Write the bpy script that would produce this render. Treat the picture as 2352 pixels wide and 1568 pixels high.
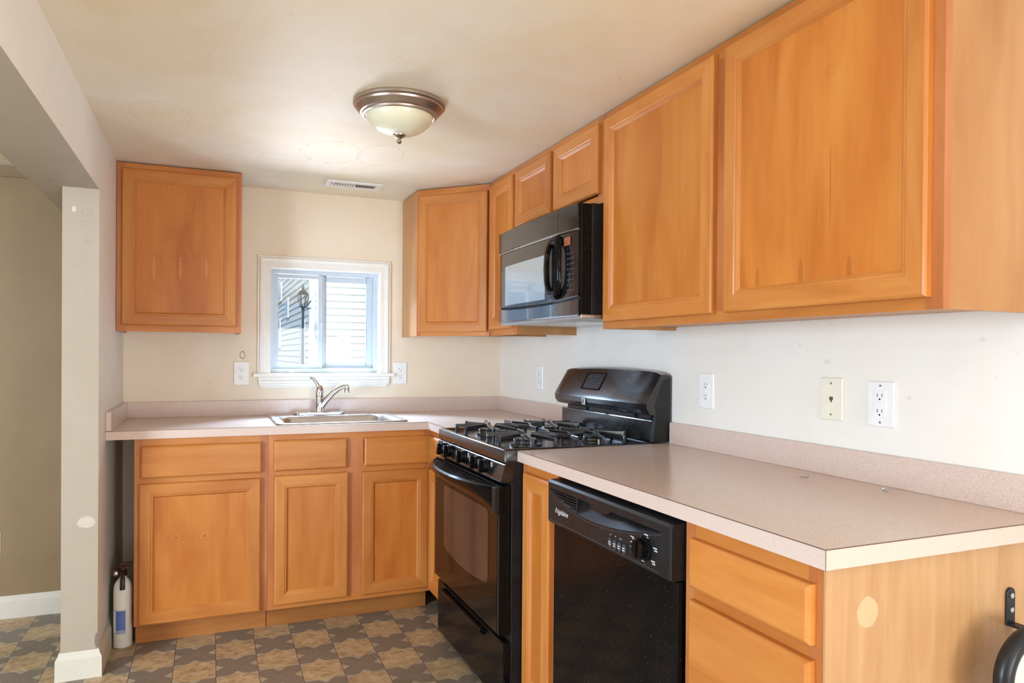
import bpy, bmesh, math, random
from mathutils import Vector, Matrix
random.seed(7)
D = bpy.data
scene = bpy.context.scene
for o in list(D.objects): D.objects.remove(o)
C = scene.collection

# ------------------------------------------------------------------ camera
F_PX, CX, CY, CZ = 1631.4, -1.591, -3.9182, 1.2388
YAW, PITCH, ROLL = 0.38998, -0.005386, 0.0072155
fw = Vector((math.sin(YAW)*math.cos(PITCH), math.cos(YAW)*math.cos(PITCH), math.sin(PITCH)))
rt = Vector((math.cos(YAW), -math.sin(YAW), 0)); up = rt.cross(fw)
rt2 = rt*math.cos(ROLL)+up*math.sin(ROLL); up2 = up*math.cos(ROLL)-rt*math.sin(ROLL)
cam = D.cameras.new('camera'); co = D.objects.new('camera', cam); C.objects.link(co)
co.matrix_world = Matrix(((rt2.x, up2.x, -fw.x, CX), (rt2.y, up2.y, -fw.y, CY), (rt2.z, up2.z, -fw.z, CZ), (0, 0, 0, 1)))
cam.sensor_width = 36; cam.lens = 36*F_PX/2352
cam.shift_x = (1176-1156.6)/2352; cam.shift_y = (822.84-784)/2352
cam.clip_start = 0.05; cam.clip_end = 200
scene.camera = co

# ------------------------------------------------------------------ light
scene.view_settings.view_transform = 'Standard'; scene.view_settings.look = 'None'
scene.view_settings.gamma = 1; scene.view_settings.use_curve_mapping = False
scene.view_settings.exposure = 0.50
w = D.worlds.new('sky'); scene.world = w; w.use_nodes = True
bg = w.node_tree.nodes['Background']; bg.inputs[0].default_value = (0.50, 0.72, 1.0, 1); bg.inputs[1].default_value = 0.62

def sun_lamp():
    l = D.lights.new('sun', 'SUN'); l.energy = 1.9; l.angle = math.radians(0.6); l.color = (1, 0.95, 0.88)
    o = D.objects.new('sun', l); C.objects.link(o)
    d = Vector((0.42, 0.80, -0.62))
    o.rotation_euler = d.to_track_quat('-Z', 'Y').to_euler(); o.location = (-3, -8, 8)
sun_lamp()
def area(name, loc, target, sx, sy, energy, color, spread=180):
    l = D.lights.new(name, 'AREA'); l.shape = 'RECTANGLE'; l.size = sx; l.size_y = sy; l.energy = energy; l.color = color
    l.spread = math.radians(spread)
    o = D.objects.new(name, l); C.objects.link(o); o.location = loc
    o.rotation_euler = (Vector(target)-Vector(loc)).to_track_quat('-Z', 'Z').to_euler()
    return o
# daylight in the openings of the room: two rear windows behind the camera, plus unseen panels added outside the kitchen window
area('daylight_rear', (-1.15, -6.90, 1.00), (-1.0, -2.5, 2.0), 2.0, 1.2, 27, (1.0, 0.95, 0.90))
area('daylight_right_window', (-0.05, -5.45, 0.95), (-2.4, -4.3, 2.1), 1.3, 1.0, 64, (0.86, 0.93, 1.0))
area('daylight_side_room', (-4.45, -3.45, 1.20), (0, -2.0, 1.55), 1.3, 1.2, 122, (0.66, 0.82, 1.0))
area('kitchen_sky_fill', (-1.02, 0.95, 2.20), (-1.0, -1.2, 0.85), 1.3, 0.7, 450, (0.52, 0.74, 1.0))  # unseen panel above the window view, added to boost the skylight
area('kitchen_bounce_fill', (-1.02, 1.3, 0.72), (-1.0, -1.2, 1.9), 1.8, 0.6, 82, (0.95, 0.97, 1.0))  # unseen panel below the window view, added to brighten the ceiling

# ------------------------------------------------------------------ node helpers
def srgb(r, g, b):
    f = lambda c: (c/255/12.92) if c/255 <= .04045 else ((c/255+.055)/1.055)**2.4
    return (f(r), f(g), f(b), 1)
class NT:
    def __init__(s, name):
        s.m = D.materials.new(name); s.m.use_nodes = True; s.t = s.m.node_tree; s.n = s.t.nodes
        s.b = s.n['Principled BSDF']
    def new(s, ty, **kw):
        n = s.n.new(ty)
        for k, v in kw.items(): setattr(n, k, v)
        return n
    def link(s, a, b): s.t.links.new(a, b)
    def coord(s, which='Object', scale=(1, 1, 1), rand=False):
        tc = s.new('ShaderNodeTexCoord'); mp = s.new('ShaderNodeMapping'); mp.inputs['Scale'].default_value = scale
        if rand:
            oi = s.new('ShaderNodeObjectInfo'); mu = s.new('ShaderNodeVectorMath', operation='SCALE')
            cb = s.new('ShaderNodeCombineXYZ')
            for i in range(3): s.link(oi.outputs['Random'], cb.inputs[i])
            s.link(cb.outputs[0], mu.inputs[0]); mu.inputs['Scale'].default_value = 37.0
            ad = s.new('ShaderNodeVectorMath', operation='ADD')
            s.link(tc.outputs[which], ad.inputs[0]); s.link(mu.outputs[0], ad.inputs[1]); s.link(ad.outputs[0], mp.inputs[0])
        else: s.link(tc.outputs[which], mp.inputs[0])
        return mp.outputs[0]
    def noise(s, vec, scale, detail=4, rough=.55, dist=0):
        n = s.new('ShaderNodeTexNoise'); n.inputs['Scale'].default_value = scale; n.inputs['Detail'].default_value = detail
        n.inputs['Roughness'].default_value = rough; n.inputs['Distortion'].default_value = dist
        s.link(vec, n.inputs['Vector']); return n.outputs['Fac']
    def ramp(s, fac, stops):
        r = s.new('ShaderNodeValToRGB'); s.link(fac, r.inputs[0]); e = r.color_ramp.elements
        while len(e) < len(stops): e.new(.5)
        for i, (p, c) in enumerate(stops):
            e[i].position = p; e[i].color = c if len(c) == 4 else (*c, 1)
        return r.outputs[0]
    def mix(s, fac, a, b, mode='MIX'):
        m = s.new('ShaderNodeMix', data_type='RGBA', blend_type=mode)
        for sock, v in ((m.inputs[0], fac), (m.inputs[6], a), (m.inputs[7], b)):
            if hasattr(v, 'is_linked') or hasattr(v, 'links'): s.link(v, sock)
            elif isinstance(v, (int, float)): sock.default_value = v
            else: sock.default_value = v if len(v) == 4 else (*v, 1)
        return m.outputs[2]
    def math(s, op, a, b=None, c=None, clamp=False):
        m = s.new('ShaderNodeMath', operation=op); m.use_clamp = clamp
        for i, v in enumerate((a, b, c)):
            if v is None: continue
            if isinstance(v, (int, float)): m.inputs[i].default_value = v
            else: s.link(v, m.inputs[i])
        return m.outputs[0]
    def bump(s, h, strength=.2, dist=.002):
        b = s.new('ShaderNodeBump'); b.inputs['Strength'].default_value = strength; b.inputs['Distance'].default_value = dist
        s.link(h, b.inputs['Height']); s.link(b.outputs[0], s.b.inputs['Normal'])
    def set(s, **kw):
        names = dict(color='Base Color', rough='Roughness', metal='Metallic', coat='Coat Weight', coat_rough='Coat Roughness', spec='Specular IOR Level', trans='Transmission Weight', ior='IOR')
        for k, v in kw.items():
            i = s.b.inputs[names.get(k, k)]
            if hasattr(v, 'links'): s.link(v, i)
            else: i.default_value = v
        return s
    def spots(s, col, spots):
        """wear marks with a shape of their own: (centre, radii, colour, strength, ring)"""
        tc = s.new('ShaderNodeTexCoord'); n = s.new('ShaderNodeTexNoise'); n.inputs['Scale'].default_value = 28; n.inputs['Detail'].default_value = 4
        s.link(tc.outputs['Object'], n.inputs['Vector'])
        for cen, rad, c, st, ring in spots:
            sb = s.new('ShaderNodeVectorMath', operation='SUBTRACT'); s.link(tc.outputs['Object'], sb.inputs[0]); sb.inputs[1].default_value = cen
            dv = s.new('ShaderNodeVectorMath', operation='DIVIDE'); s.link(sb.outputs[0], dv.inputs[0]); dv.inputs[1].default_value = rad
            ln = s.new('ShaderNodeVectorMath', operation='LENGTH'); s.link(dv.outputs[0], ln.inputs[0])
            d = s.math('ADD', ln.outputs['Value'], s.math('MULTIPLY', s.math('SUBTRACT', n.outputs['Fac'], .5), .55))
            if ring: f = s.math('SUBTRACT', 1, s.math('DIVIDE', s.math('ABSOLUTE', s.math('SUBTRACT', d, 1)), ring), clamp=True)
            else: f = s.math('MULTIPLY', s.math('SUBTRACT', 1.0, d), 12, clamp=True)
            col = s.mix(s.math('MULTIPLY', f, st), col, c)
        return col

def simple(name, color, rough=.5, metal=0, **kw):
    t = NT(name); v = t.coord()
    n = t.noise(v, 30, 3)
    t.set(color=t.mix(n, tuple(c*.93 for c in color[:3]), tuple(min(1, c*1.07) for c in color[:3])), metal=metal, **kw)
    t.set(rough=t.math('ADD', t.math('MULTIPLY', n, .1), max(0, rough-.05)))
    return t.m
def wood(name, scale, base, dark, light, coat=.14, figure=.5, spots=()):
    t = NT(name)
    v = t.coord(scale=scale, rand=True); v2 = t.coord(scale=tuple(.35*a+.9 for a in scale), rand=True)
    fine = t.noise(v, 9, 5, .6, .3); broad = t.noise(v2, 1.6, 3, .5, .6); grain = t.noise(v, 2.3, 4, .6, .8)
    c = t.ramp(broad, [(.25, dark), (.5, base), (.78, light)])
    c = t.mix(t.math('MULTIPLY', t.math('SUBTRACT', grain, .38, clamp=True), figure*2.0), c, dark)
    c = t.mix(t.math('MULTIPLY', t.math('SUBTRACT', fine, .5, clamp=True), .9), c, light)
    oi = t.new('ShaderNodeObjectInfo'); hv = t.new('ShaderNodeHueSaturation'); t.link(c, hv.inputs['Color'])
    t.link(t.math('ADD', t.math('MULTIPLY', oi.outputs['Random'], .16), .92), hv.inputs['Value'])
    t.set(color=t.spots(hv.outputs[0], spots) if spots else hv.outputs[0], coat=coat, coat_rough=.22, spec=.35)
    t.set(rough=t.math('ADD', t.math('MULTIPLY', fine, .2), .30)); t.bump(fine, .05, .001)
    return t.m
WB, WD, WL = srgb(197, 123, 56), srgb(178, 103, 41), srgb(208, 140, 72)
M_WV = wood('maple_vertical_grain', (20, 20, 1.3), WB, WD, WL)
M_WH = wood('maple_horizontal_grain', (1.3, 1.3, 20), WB, WD, WL)
PB, PD, PL = srgb(195, 117, 46), srgb(176, 95, 31), srgb(206, 135, 60)
M_PV = wood('maple_panel', (13, 13, 1.0), PB, PD, PL, figure=.5)
KN = srgb(120, 62, 24); LT = srgb(214, 146, 84)
M_PV2 = wood('maple_panel_cathedral', (13, 13, 1.0), PB, PD, PL, figure=.5, spots=[((-.119, -.16, .342), (.030, .1, .020), KN, .15, .22), ((-.010, -.16, .346), (.030, .1, .020), KN, .15, .22), ((.101, -.16, .352), (.028, .1, .018), KN, .15, .22),
    ((-.112, -.16, .29), (.007, .1, .05), LT, .4, 0), ((-.002, -.16, .295), (.007, .1, .05), LT, .4, 0), ((.108, -.16, .30), (.007, .1, .05), LT, .4, 0)])
M_PV3 = wood('maple_panel_knots', (13, 13, 1.0), PB, PD, PL, figure=.5, spots=[((-.104, -.31, .454), (.004, .1, .004), KN, .9, 0), ((.007, -.31, .453), (.004, .1, .004), KN, .9, 0), ((-.104, -.31, .456), (.03, .1, .02), KN, .10, .3), ((.007, -.31, .456), (.03, .1, .02), KN, .10, .3)])
M_PV4 = wood('maple_panel_streaked', (13, 13, 1.0), PB, PD, PL, figure=.5, spots=[((-.16, -.374, .288), (.1, .0022, .10), KN, .34, 0), ((-.16, -.147, .10), (.1, .006, .035), KN, .25, 0), ((-.16, -.290, .095), (.1, .007, .045), KN, .28, 0),
    ((-.16, -.426, .09), (.1, .007, .040), KN, .28, 0), ((-.16, -.372, .547), (.1, .012, .010), KN, .12, .5)])
M_FR = wood('maple_face_frame', (16, 16, 2), srgb(188, 114, 62), srgb(170, 96, 46), srgb(202, 132, 78), coat=.25)
M_LM = wood('maple_print_laminate', (11, 11, .9), srgb(180, 128, 76), srgb(166, 110, 58), srgb(192, 143, 92), coat=.1, figure=.45)
M_TK = wood('toe_kick_board', (1.2, 1.2, 14), srgb(172, 110, 54), srgb(154, 92, 42), srgb(184, 124, 68), coat=.05)

def wall_mat(name, base, stain, spots=(), bump=.12, sc=55, amt=1.0):
    t = NT(name); v = t.coord()
    big = t.noise(v, 1.7, 4, .6, .4); mid = t.noise(v, 6, 4, .6); fine = t.noise(v, sc*4, 2)
    c = t.ramp(big, [(.3, base), (.72, stain)])
    c = t.mix(t.math('MULTIPLY', t.math('SUBTRACT', mid, .5, clamp=True), .8*amt), c, tuple(a*.86 for a in stain[:3]))
    dn = t.noise(v, 38, 2, .4)
    c = t.mix(t.math('MULTIPLY', t.math('SUBTRACT', dn, .70, clamp=True), 1.6), c, srgb(150, 130, 100))
    if spots: c = t.spots(c, spots)
    t.set(color=c, rough=.55); t.bump(fine, bump, .0015)
    return t.m
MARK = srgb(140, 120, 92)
M_WALL = wall_mat('cream_wall_warm_lit', srgb(239, 226, 206), srgb(234, 213, 184),  # same paint on all kitchen walls; warm bounce light mixed into this colour
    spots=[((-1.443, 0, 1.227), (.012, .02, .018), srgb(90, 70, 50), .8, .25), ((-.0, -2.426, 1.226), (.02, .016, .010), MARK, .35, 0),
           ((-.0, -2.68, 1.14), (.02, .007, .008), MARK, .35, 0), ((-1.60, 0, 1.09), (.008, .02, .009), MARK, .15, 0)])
M_WALLR = wall_mat('cream_wall_cool_lit', srgb(238, 233, 225), srgb(234, 227, 214),  # the same wall paint, paler and cooler to stand for window light
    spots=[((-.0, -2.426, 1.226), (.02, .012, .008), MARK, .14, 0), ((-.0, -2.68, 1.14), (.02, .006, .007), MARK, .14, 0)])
M_STUB = wall_mat('old_jamb_paint_shaded', srgb(171, 156, 136), srgb(165, 148, 126), sc=30,  # older jamb paint, also darkened to tone down the lamp light on it
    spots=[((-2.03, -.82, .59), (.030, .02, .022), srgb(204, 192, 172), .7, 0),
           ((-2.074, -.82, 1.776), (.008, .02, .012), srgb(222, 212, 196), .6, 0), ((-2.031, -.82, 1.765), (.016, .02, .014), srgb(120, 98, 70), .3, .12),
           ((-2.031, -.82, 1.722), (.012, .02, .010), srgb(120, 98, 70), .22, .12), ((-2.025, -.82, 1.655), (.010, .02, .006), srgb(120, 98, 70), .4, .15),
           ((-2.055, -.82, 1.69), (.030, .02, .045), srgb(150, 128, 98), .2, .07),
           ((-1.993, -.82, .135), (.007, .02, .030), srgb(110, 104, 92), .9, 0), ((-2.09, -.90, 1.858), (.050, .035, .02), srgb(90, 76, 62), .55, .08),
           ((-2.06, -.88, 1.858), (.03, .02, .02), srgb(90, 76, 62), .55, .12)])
M_OTHER = wall_mat('far_room_shaded_paint', srgb(142, 116, 80), srgb(132, 106, 71), amt=1.3)  # wall paint darkened to put the far room in shade
M_CEIL = wall_mat('ceiling_paint', srgb(239, 232, 218), srgb(232, 214, 178), sc=70, bump=.35,
    spots=[((-1.765, -1.07, 2.097), (.10, .135, .1), MARK, .22, .03), ((-1.12, -.82, 2.097), (.12, .17, .1), MARK, .38, .03),
           ((-.92, -.86, 2.097), (.09, .16, .1), MARK, .38, .035), ((-.6, -.56, 2.097), (.22, .03, .1), MARK, .25, .12),
           ((-1.30, -.66, 2.097), (.10, .05, .1), MARK, .25, .06)])
M_TRIM = simple('white_gloss_trim', srgb(238, 234, 226), .35)
M_BASEB = wall_mat('scuffed_baseboard_paint', srgb(212, 204, 188), srgb(200, 188, 168), sc=30, amt=1.5)

def laminate():
    t = NT('speckled_counter_laminate'); v = t.coord()
    a = t.noise(v, 420, 2, .6); b = t.noise(v, 200, 2, .6); g = t.noise(v, 2, 2)
    c = t.ramp(a, [(.32, srgb(197, 171, 156)), (.46, srgb(211, 187, 173)), (.60, srgb(216, 194, 181)), (.72, srgb(225, 207, 197))])
    c = t.mix(t.math('MULTIPLY', t.math('SUBTRACT', b, .56, clamp=True), 1.3), c, srgb(184, 146, 124))
    t.set(color=c, spec=.45); t.set(rough=t.math('ADD', t.math('MULTIPLY', g, .10), .17))
    return t.m
M_CT = laminate()
M_SEAM = simple('laminate_seam_brown', srgb(96, 66, 50), .6)

def floor_mat():
    t = NT('patterned_sheet_vinyl'); tc = t.new('ShaderNodeTexCoord'); sp = t.new('ShaderNodeSeparateXYZ'); t.link(tc.outputs['Object'], sp.inputs[0])
    PX, PY = .1543, .166
    u = t.math('DIVIDE', t.math('ADD', sp.outputs[0], 1.57+PX*20), PX); v = t.math('DIVIDE', t.math('ADD', sp.outputs[1], .838+PY*40), PY)
    iu, iv = t.math('FLOOR', u), t.math('FLOOR', v)
    a = t.math('ABSOLUTE', t.math('SUBTRACT', t.math('SUBTRACT', u, iu), .5)); b = t.math('ABSOLUTE', t.math('SUBTRACT', t.math('SUBTRACT', v, iv), .5))
    par = t.math('MODULO', t.math('ADD', iu, iv), 2)          # 0: light octagon cell, 1: dark crossing cell
    co = t.coord(); tc2 = t.coord(scale=(1, 1.2, 1))
    n1 = t.noise(tc2, 26, 5, .65, .8); n2 = t.noise(co, 160, 3, .7)
    tan = t.ramp(n1, [(.32, srgb(156, 126, 92)), (.5, srgb(188, 160, 122)), (.68, srgb(208, 184, 148))])
    pale = t.ramp(n1, [(.32, srgb(160, 146, 124)), (.68, srgb(188, 174, 150))])
    dk = t.ramp(n2, [(.3, srgb(106, 96, 84)), (.55, srgb(132, 121, 108)), (.72, srgb(154, 144, 130))])
    lt = lambda x, y: t.math('LESS_THAN', x, y); gt = lambda x, y: t.math('GREATER_THAN', x, y)
    s_ = t.math('ADD', a, b)
    # octagon in the light cells, pale triangles at its corners
    A = t.mix(gt(s_, .74), tan, pale)
    lineA = lt(t.math('ABSOLUTE', t.math('SUBTRACT', s_, .74)), .010)
    A = t.mix(t.math('MULTIPLY', lineA, .7), A, srgb(110, 74, 40))
    # dark crossing with pale notches
    na = lt(b, t.math('MULTIPLY', t.math('SUBTRACT', a, .31), .88)); nb = lt(a, t.math('MULTIPLY', t.math('SUBTRACT', b, .31), .88))
    B = t.mix(t.math('MAXIMUM', na, nb), dk, pale)
    diag = lt(t.math('ABSOLUTE', t.math('SUBTRACT', a, b)), .008)
    B = t.mix(t.math('MULTIPLY', diag, .45), B, srgb(170, 150, 128))
    col = t.mix(par, A, B)
    col = t.mix(t.math('MULTIPLY', gt(a, .4915), .85), col, srgb(76, 48, 22))
    dirt = t.noise(co, 5, 4)
    col = t.mix(t.math('MULTIPLY', t.math('SUBTRACT', dirt, .45, clamp=True), .9), col, srgb(92, 76, 58))
    t.set(color=col); t.set(rough=t.math('ADD', t.math('MULTIPLY', dirt, .25), .25)); t.bump(n2, .1, .001)
    return t.m
M_FLOOR = floor_mat()

def black(name, col=(.004, .0038, .0040, 1), rough=.2, dust=.0, speck=.0, coat=.6, ior=1.5):
    t = NT(name); v = t.coord(); n = t.noise(v, 9, 5, .65, 1.2); s = t.noise(v, 260, 1, .3); h = t.noise(v, 40, 3)
    c = t.mix(t.math('MULTIPLY', t.math('SUBTRACT', n, .42, clamp=True), dust), col, (.30, .30, .33))
    if speck: c = t.mix(t.math('MULTIPLY', t.math('SUBTRACT', s, .74, clamp=True), speck*14, clamp=True), c, (.42, .42, .42))
    t.set(color=c, spec=.3 if ior == 1.5 else (.25 if ior < 1.5 else .5), ior=ior, coat=coat, coat_rough=max(.04, rough*.4)); t.set(rough=t.math('ADD', t.math('MULTIPLY', n, .18), max(0.02, rough-.09)))
    return t.m
M_BLK = black('black_enamel', rough=.12, dust=.015, speck=.25, coat=.02, ior=1.35)
M_BLKD = black('black_enamel_dusty', rough=.22, dust=.10, speck=1.0, coat=.3, ior=1.6)
M_BLKM = black('black_matte_plastic', (.008, .008, .009, 1), rough=.42, dust=.08, speck=.4, coat=.15)
M_IRON = black('black_cast_grate', (.006, .008, .012, 1), rough=.28, dust=.02, coat=.3, ior=1.7)
M_GLASSB = black('black_oven_glass', (.006, .004, .003, 1), rough=.08, dust=.01, speck=.15, coat=.15, ior=1.4)
M_OVWIN = black('brown_oven_window_glass', (.045, .027, .020, 1), rough=.12, dust=.04, speck=.3, coat=.3)
M_MWF = black('smeared_black_microwave_front', (.010, .010, .012, 1), rough=.10, dust=.08, speck=.5, coat=.4, ior=1.6)
M_MWL = black('smeared_glossy_lower_panel', (.03, .034, .04, 1), rough=.10, dust=.30, speck=.6, coat=1, ior=1.8)
M_MWW = black('microwave_window_reflection', (.34, .40, .44, 1), rough=.08, dust=.05, coat=1, ior=2.1)  # pale reflection of the kitchen window put into the glass colour
M_BRKT = black('black_painted_steel', (.012, .012, .013, 1), rough=.4, coat=.1)
M_STEEL = simple('brushed_stainless', (.62, .61, .60, 1), .26, 1)
M_CHR = simple('polished_chrome', (.72, .73, .75, 1), .08, 1)
M_NICK = simple('brushed_nickel', (.50, .43, .37, 1), .36, 1)
M_ZINC = simple('zinc_screw', (.6, .6, .6, 1), .35, 1)
M_PLW = simple('white_plastic', srgb(238, 236, 232), .3)
M_PLI = simple('ivory_plastic', srgb(234, 228, 208), .35)
M_SLOT = simple('dark_slot', (.02, .018, .016, 1), .6)
M_VINYL = simple('vinyl_sash_sky_tint', srgb(196, 204, 212), .4)  # white vinyl with bluish sky shade mixed into its colour
M_PRINT = simple('pale_grey_print', srgb(205, 205, 205), .5)
M_DISP = simple('display_orange_reflection', srgb(168, 96, 62), .3)  # orange reflection painted in as the display colour
M_EXW = simple('white_extinguisher_enamel', srgb(228, 222, 210), .3, coat=.4)
M_BLUE = simple('blue_label_paper', srgb(78, 104, 168), .5)
M_RED = simple('dark_red_plastic', srgb(70, 22, 20), .4)
M_SIDE = simple('white_vinyl_siding', srgb(222, 222, 220), .6)
M_DIM = simple('dim_grey_print', (.12, .12, .13, 1), .5)
M_WINBL = simple('dark_window_glass', srgb(70, 96, 130), .15, coat=1)
M_ROOF = simple('grey_shingle', srgb(120, 118, 118), .9)
M_GROUND = simple('dry_grass', srgb(140, 138, 110), .9)
def frosted():
    t = NT('frosted_alabaster_glass'); v = t.coord(); n = t.noise(v, 9, 3, .5, 1)
    t.set(color=t.mix(n, srgb(226, 222, 192), srgb(240, 236, 210)), rough=.28, coat=.3); t.b.inputs['Subsurface Weight'].default_value = .35
    t.b.inputs['Subsurface Radius'].default_value = (.03, .03, .02); return t.m
M_FROST = frosted()
def glass():
    t = NT('window_glass'); g = t.new('ShaderNodeBsdfGlossy'); g.inputs['Roughness'].default_value = .02
    tr = t.new('ShaderNodeBsdfTransparent'); tr.inputs[0].default_value = (.95, .97, 1, 1); mx = t.new('ShaderNodeMixShader'); mx.inputs[0].default_value = .06
    t.link(tr.outputs[0], mx.inputs[1]); t.link(g.outputs[0], mx.inputs[2]); t.link(mx.outputs[0], t.n['Material Output'].inputs[0]); return t.m
M_GLS = glass()

# ------------------------------------------------------------------ mesh helpers
W = lambda s, d, z: Vector((s, d, z))
BACK = lambda s, d, z: Vector((s, -d, z))            # along the back wall: s = x, d = distance out
RIGHT = lambda s, d, z: Vector((-d, -s, z))          # along the right wall: s = -y, d = distance out
class MB:
    def __init__(s, F=W): s.F = F; s.v = []; s.f = []; s.m = []; s.sm = []
    def add(s, vs, fs, m=0, smooth=False):
        o = len(s.v); s.v += [s.F(*v) for v in vs]
        for f in fs: s.f.append([i+o for i in f]); s.m.append(m); s.sm.append(smooth)
        return s
    def box(s, a0, a1, b0, b1, c0, c1, m=0):
        vs = [(a, b, c) for a in (a0, a1) for b in (b0, b1) for c in (c0, c1)]
        return s.add(vs, [(0, 1, 3, 2), (4, 6, 7, 5), (0, 4, 5, 1), (2, 3, 7, 6), (0, 2, 6, 4), (1, 5, 7, 3)], m)
    def prism(s, pts, axis, lo, hi, m=0, smooth=False):
        """pts: 2-D outline in the two other axes; axis 0/1/2 extrude"""
        n = len(pts); vs = []
        for e in (lo, hi):
            for p in pts: q = list(p); q.insert(axis, e); vs.append(tuple(q))
        s.add(vs, [tuple(range(n)), tuple(range(n, 2*n))], m)
        return s.add(vs, [(i, (i+1) % n, n+(i+1) % n, n+i) for i in range(n)], m, smooth)
    def ring(s, outer, inner, axis, lo, hi, m=0):
        n = len(outer); vs = []
        for pts in (outer, inner):
            for e in (lo, hi):
                for p in pts: q = list(p); q.insert(axis, e); vs.append(tuple(q))
        fs = []
        for i in range(n):
            j = (i+1) % n
            fs += [(i, j, n+j, n+i), (2*n+i, 3*n+i, 3*n+j, 2*n+j), (n+i, n+j, 3*n+j, 3*n+i), (i, 2*n+i, 2*n+j, j)]
        return s.add(vs, fs, m, False)
    def lathe(s, prof, cen=(0, 0, 0), n=32, m=0, axis=2, sx=1, sy=1, caps=True):
        vs = []; k = len(prof)
        for r, h in prof:
            for i in range(n):
                t = 2*math.pi*i/n; p = [r*math.cos(t)*sx, r*math.sin(t)*sy]; p.insert(axis, h)
                vs.append((p[0]+cen[0], p[1]+cen[1], p[2]+cen[2]))
        s.add(vs, [(a*n+i, a*n+(i+1) % n, (a+1)*n+(i+1) % n, (a+1)*n+i) for a in range(k-1) for i in range(n)], m, True)
        if caps: s.add([vs[i] for i in range(n)], [tuple(range(n))], m); s.add(vs[-n:], [tuple(range(n))], m)
        return s
    def tube(s, pts, r, n=12, m=0, flat=1.0):
        P = [Vector(p) for p in pts]; R = r if isinstance(r, (list, tuple)) else [r]*len(P); vs = []
        prev = None
        for i, p in enumerate(P):
            t = (P[min(i+1, len(P)-1)]-P[max(i-1, 0)]).normalized()
            if prev is None: a = t.cross(Vector((0, 0, 1))) if abs(t.z) < .9 else t.cross(Vector((1, 0, 0)))
            else: a = prev-t*prev.dot(t)
            a.normalize(); prev = a; b = t.cross(a)
            for k in range(n):
                th = 2*math.pi*k/n; vs.append(tuple(p+a*math.cos(th)*R[i]+b*math.sin(th)*R[i]*flat))
        L = len(P)
        s.add(vs, [(a_*n+i, a_*n+(i+1) % n, (a_+1)*n+(i+1) % n, (a_+1)*n+i) for a_ in range(L-1) for i in range(n)], m, True)
        s.add(vs[:n], [tuple(range(n))], m); s.add(vs[-n:], [tuple(range(n))], m)
        return s
    def rings(s, a0, a1, c0, c1, prof, m_v=0, m_h=0, close=None):
        """profile of (inset, depth) rings around a rectangle in (s, z), facing +d"""
        for (i0, d0), (i1, d1) in zip(prof, prof[1:]):
            q = lambda i, d: [(a0+i, d, c0+i), (a1-i, d, c0+i), (a1-i, d, c1-i), (a0+i, d, c1-i)]
            vs = q(i0, d0)+q(i1, d1)
            s.add(vs, [(0, 1, 5, 4), (2, 3, 7, 6)], m_h); s.add(vs, [(1, 2, 6, 5), (3, 0, 4, 7)], m_v)
        if close is not None:
            i, d = prof[-1]; s.add([(a0+i, d, c0+i), (a1-i, d, c0+i), (a1-i, d, c1-i), (a0+i, d, c1-i)], [(0, 1, 2, 3)], close)
        return s
    def build(s, name, mats, parent=None, bevel=0, angle=35, merge=True):
        me = D.meshes.new(name); off = parent_loc(parent)
        me.from_pydata([v-off for v in s.v], [], s.f)
        mats = mats if isinstance(mats, (list, tuple)) else [mats]
        for m in mats: me.materials.append(m)
        for p, mi, sm in zip(me.polygons, s.m, s.sm): p.material_index = mi; p.use_smooth = sm
        bm = bmesh.new(); bm.from_mesh(me)
        if merge: bmesh.ops.remove_doubles(bm, verts=bm.verts, dist=1e-5)
        bmesh.ops.recalc_face_normals(bm, faces=bm.faces); bm.to_mesh(me); bm.free()
        if any(s.sm): me.set_sharp_from_angle(angle=math.radians(angle))
        o = D.objects.new(name, me); C.objects.link(o)
        if parent is not None: o.parent = parent
        if bevel:
            b = o.modifiers.new('bevel', 'BEVEL'); b.width = bevel; b.segments = 2; b.limit_method = 'ANGLE'; b.angle_limit = math.radians(40)
        return o
def parent_loc(p):
    v = Vector((0, 0, 0))
    while p is not None: v = v+p.location; p = p.parent
    return v
def thing(name, label, cat, loc, group=None):
    o = D.objects.new(name, None); C.objects.link(o); o.location = loc; o['label'] = label; o['category'] = cat
    o.empty_display_size = .05
    if group: o['group'] = group
    return o
def tag(o, label, cat, group=None):
    o['label'] = label; o['category'] = cat
    if group: o['group'] = group
    return o
def struct(mb, name, m, bevel=0, **kw):
    o = mb.build(name, m, None, bevel, **kw); o['kind'] = 'structure'; return o
def text(parent, name, body, loc, size, mat, F, tilt=0, shear=0, extrude=.0004, align='CENTER'):
    """flat lettering turned into a mesh lying in the (s, z) plane of frame F"""
    cu = D.curves.new(name, 'FONT'); cu.body = body; cu.size = size; cu.shear = shear; cu.extrude = extrude; cu.align_x = align; cu.resolution_u = 3
    tmp = D.objects.new(name, cu); C.objects.link(tmp); dg = bpy.context.evaluated_depsgraph_get()
    me0 = D.meshes.new_from_object(tmp.evaluated_get(dg)); D.objects.remove(tmp)
    mb = MB(F); s0, d0, z0 = loc; ct, st = math.cos(tilt), math.sin(tilt)
    vs = [(s0+v.co.x*ct-v.co.y*st, d0+v.co.z, z0+v.co.x*st+v.co.y*ct) for v in me0.vertices]
    mb.add(vs, [tuple(p.vertices) for p in me0.polygons]); D.meshes.remove(me0)
    return mb.build(name, mat, parent, merge=False)

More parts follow.
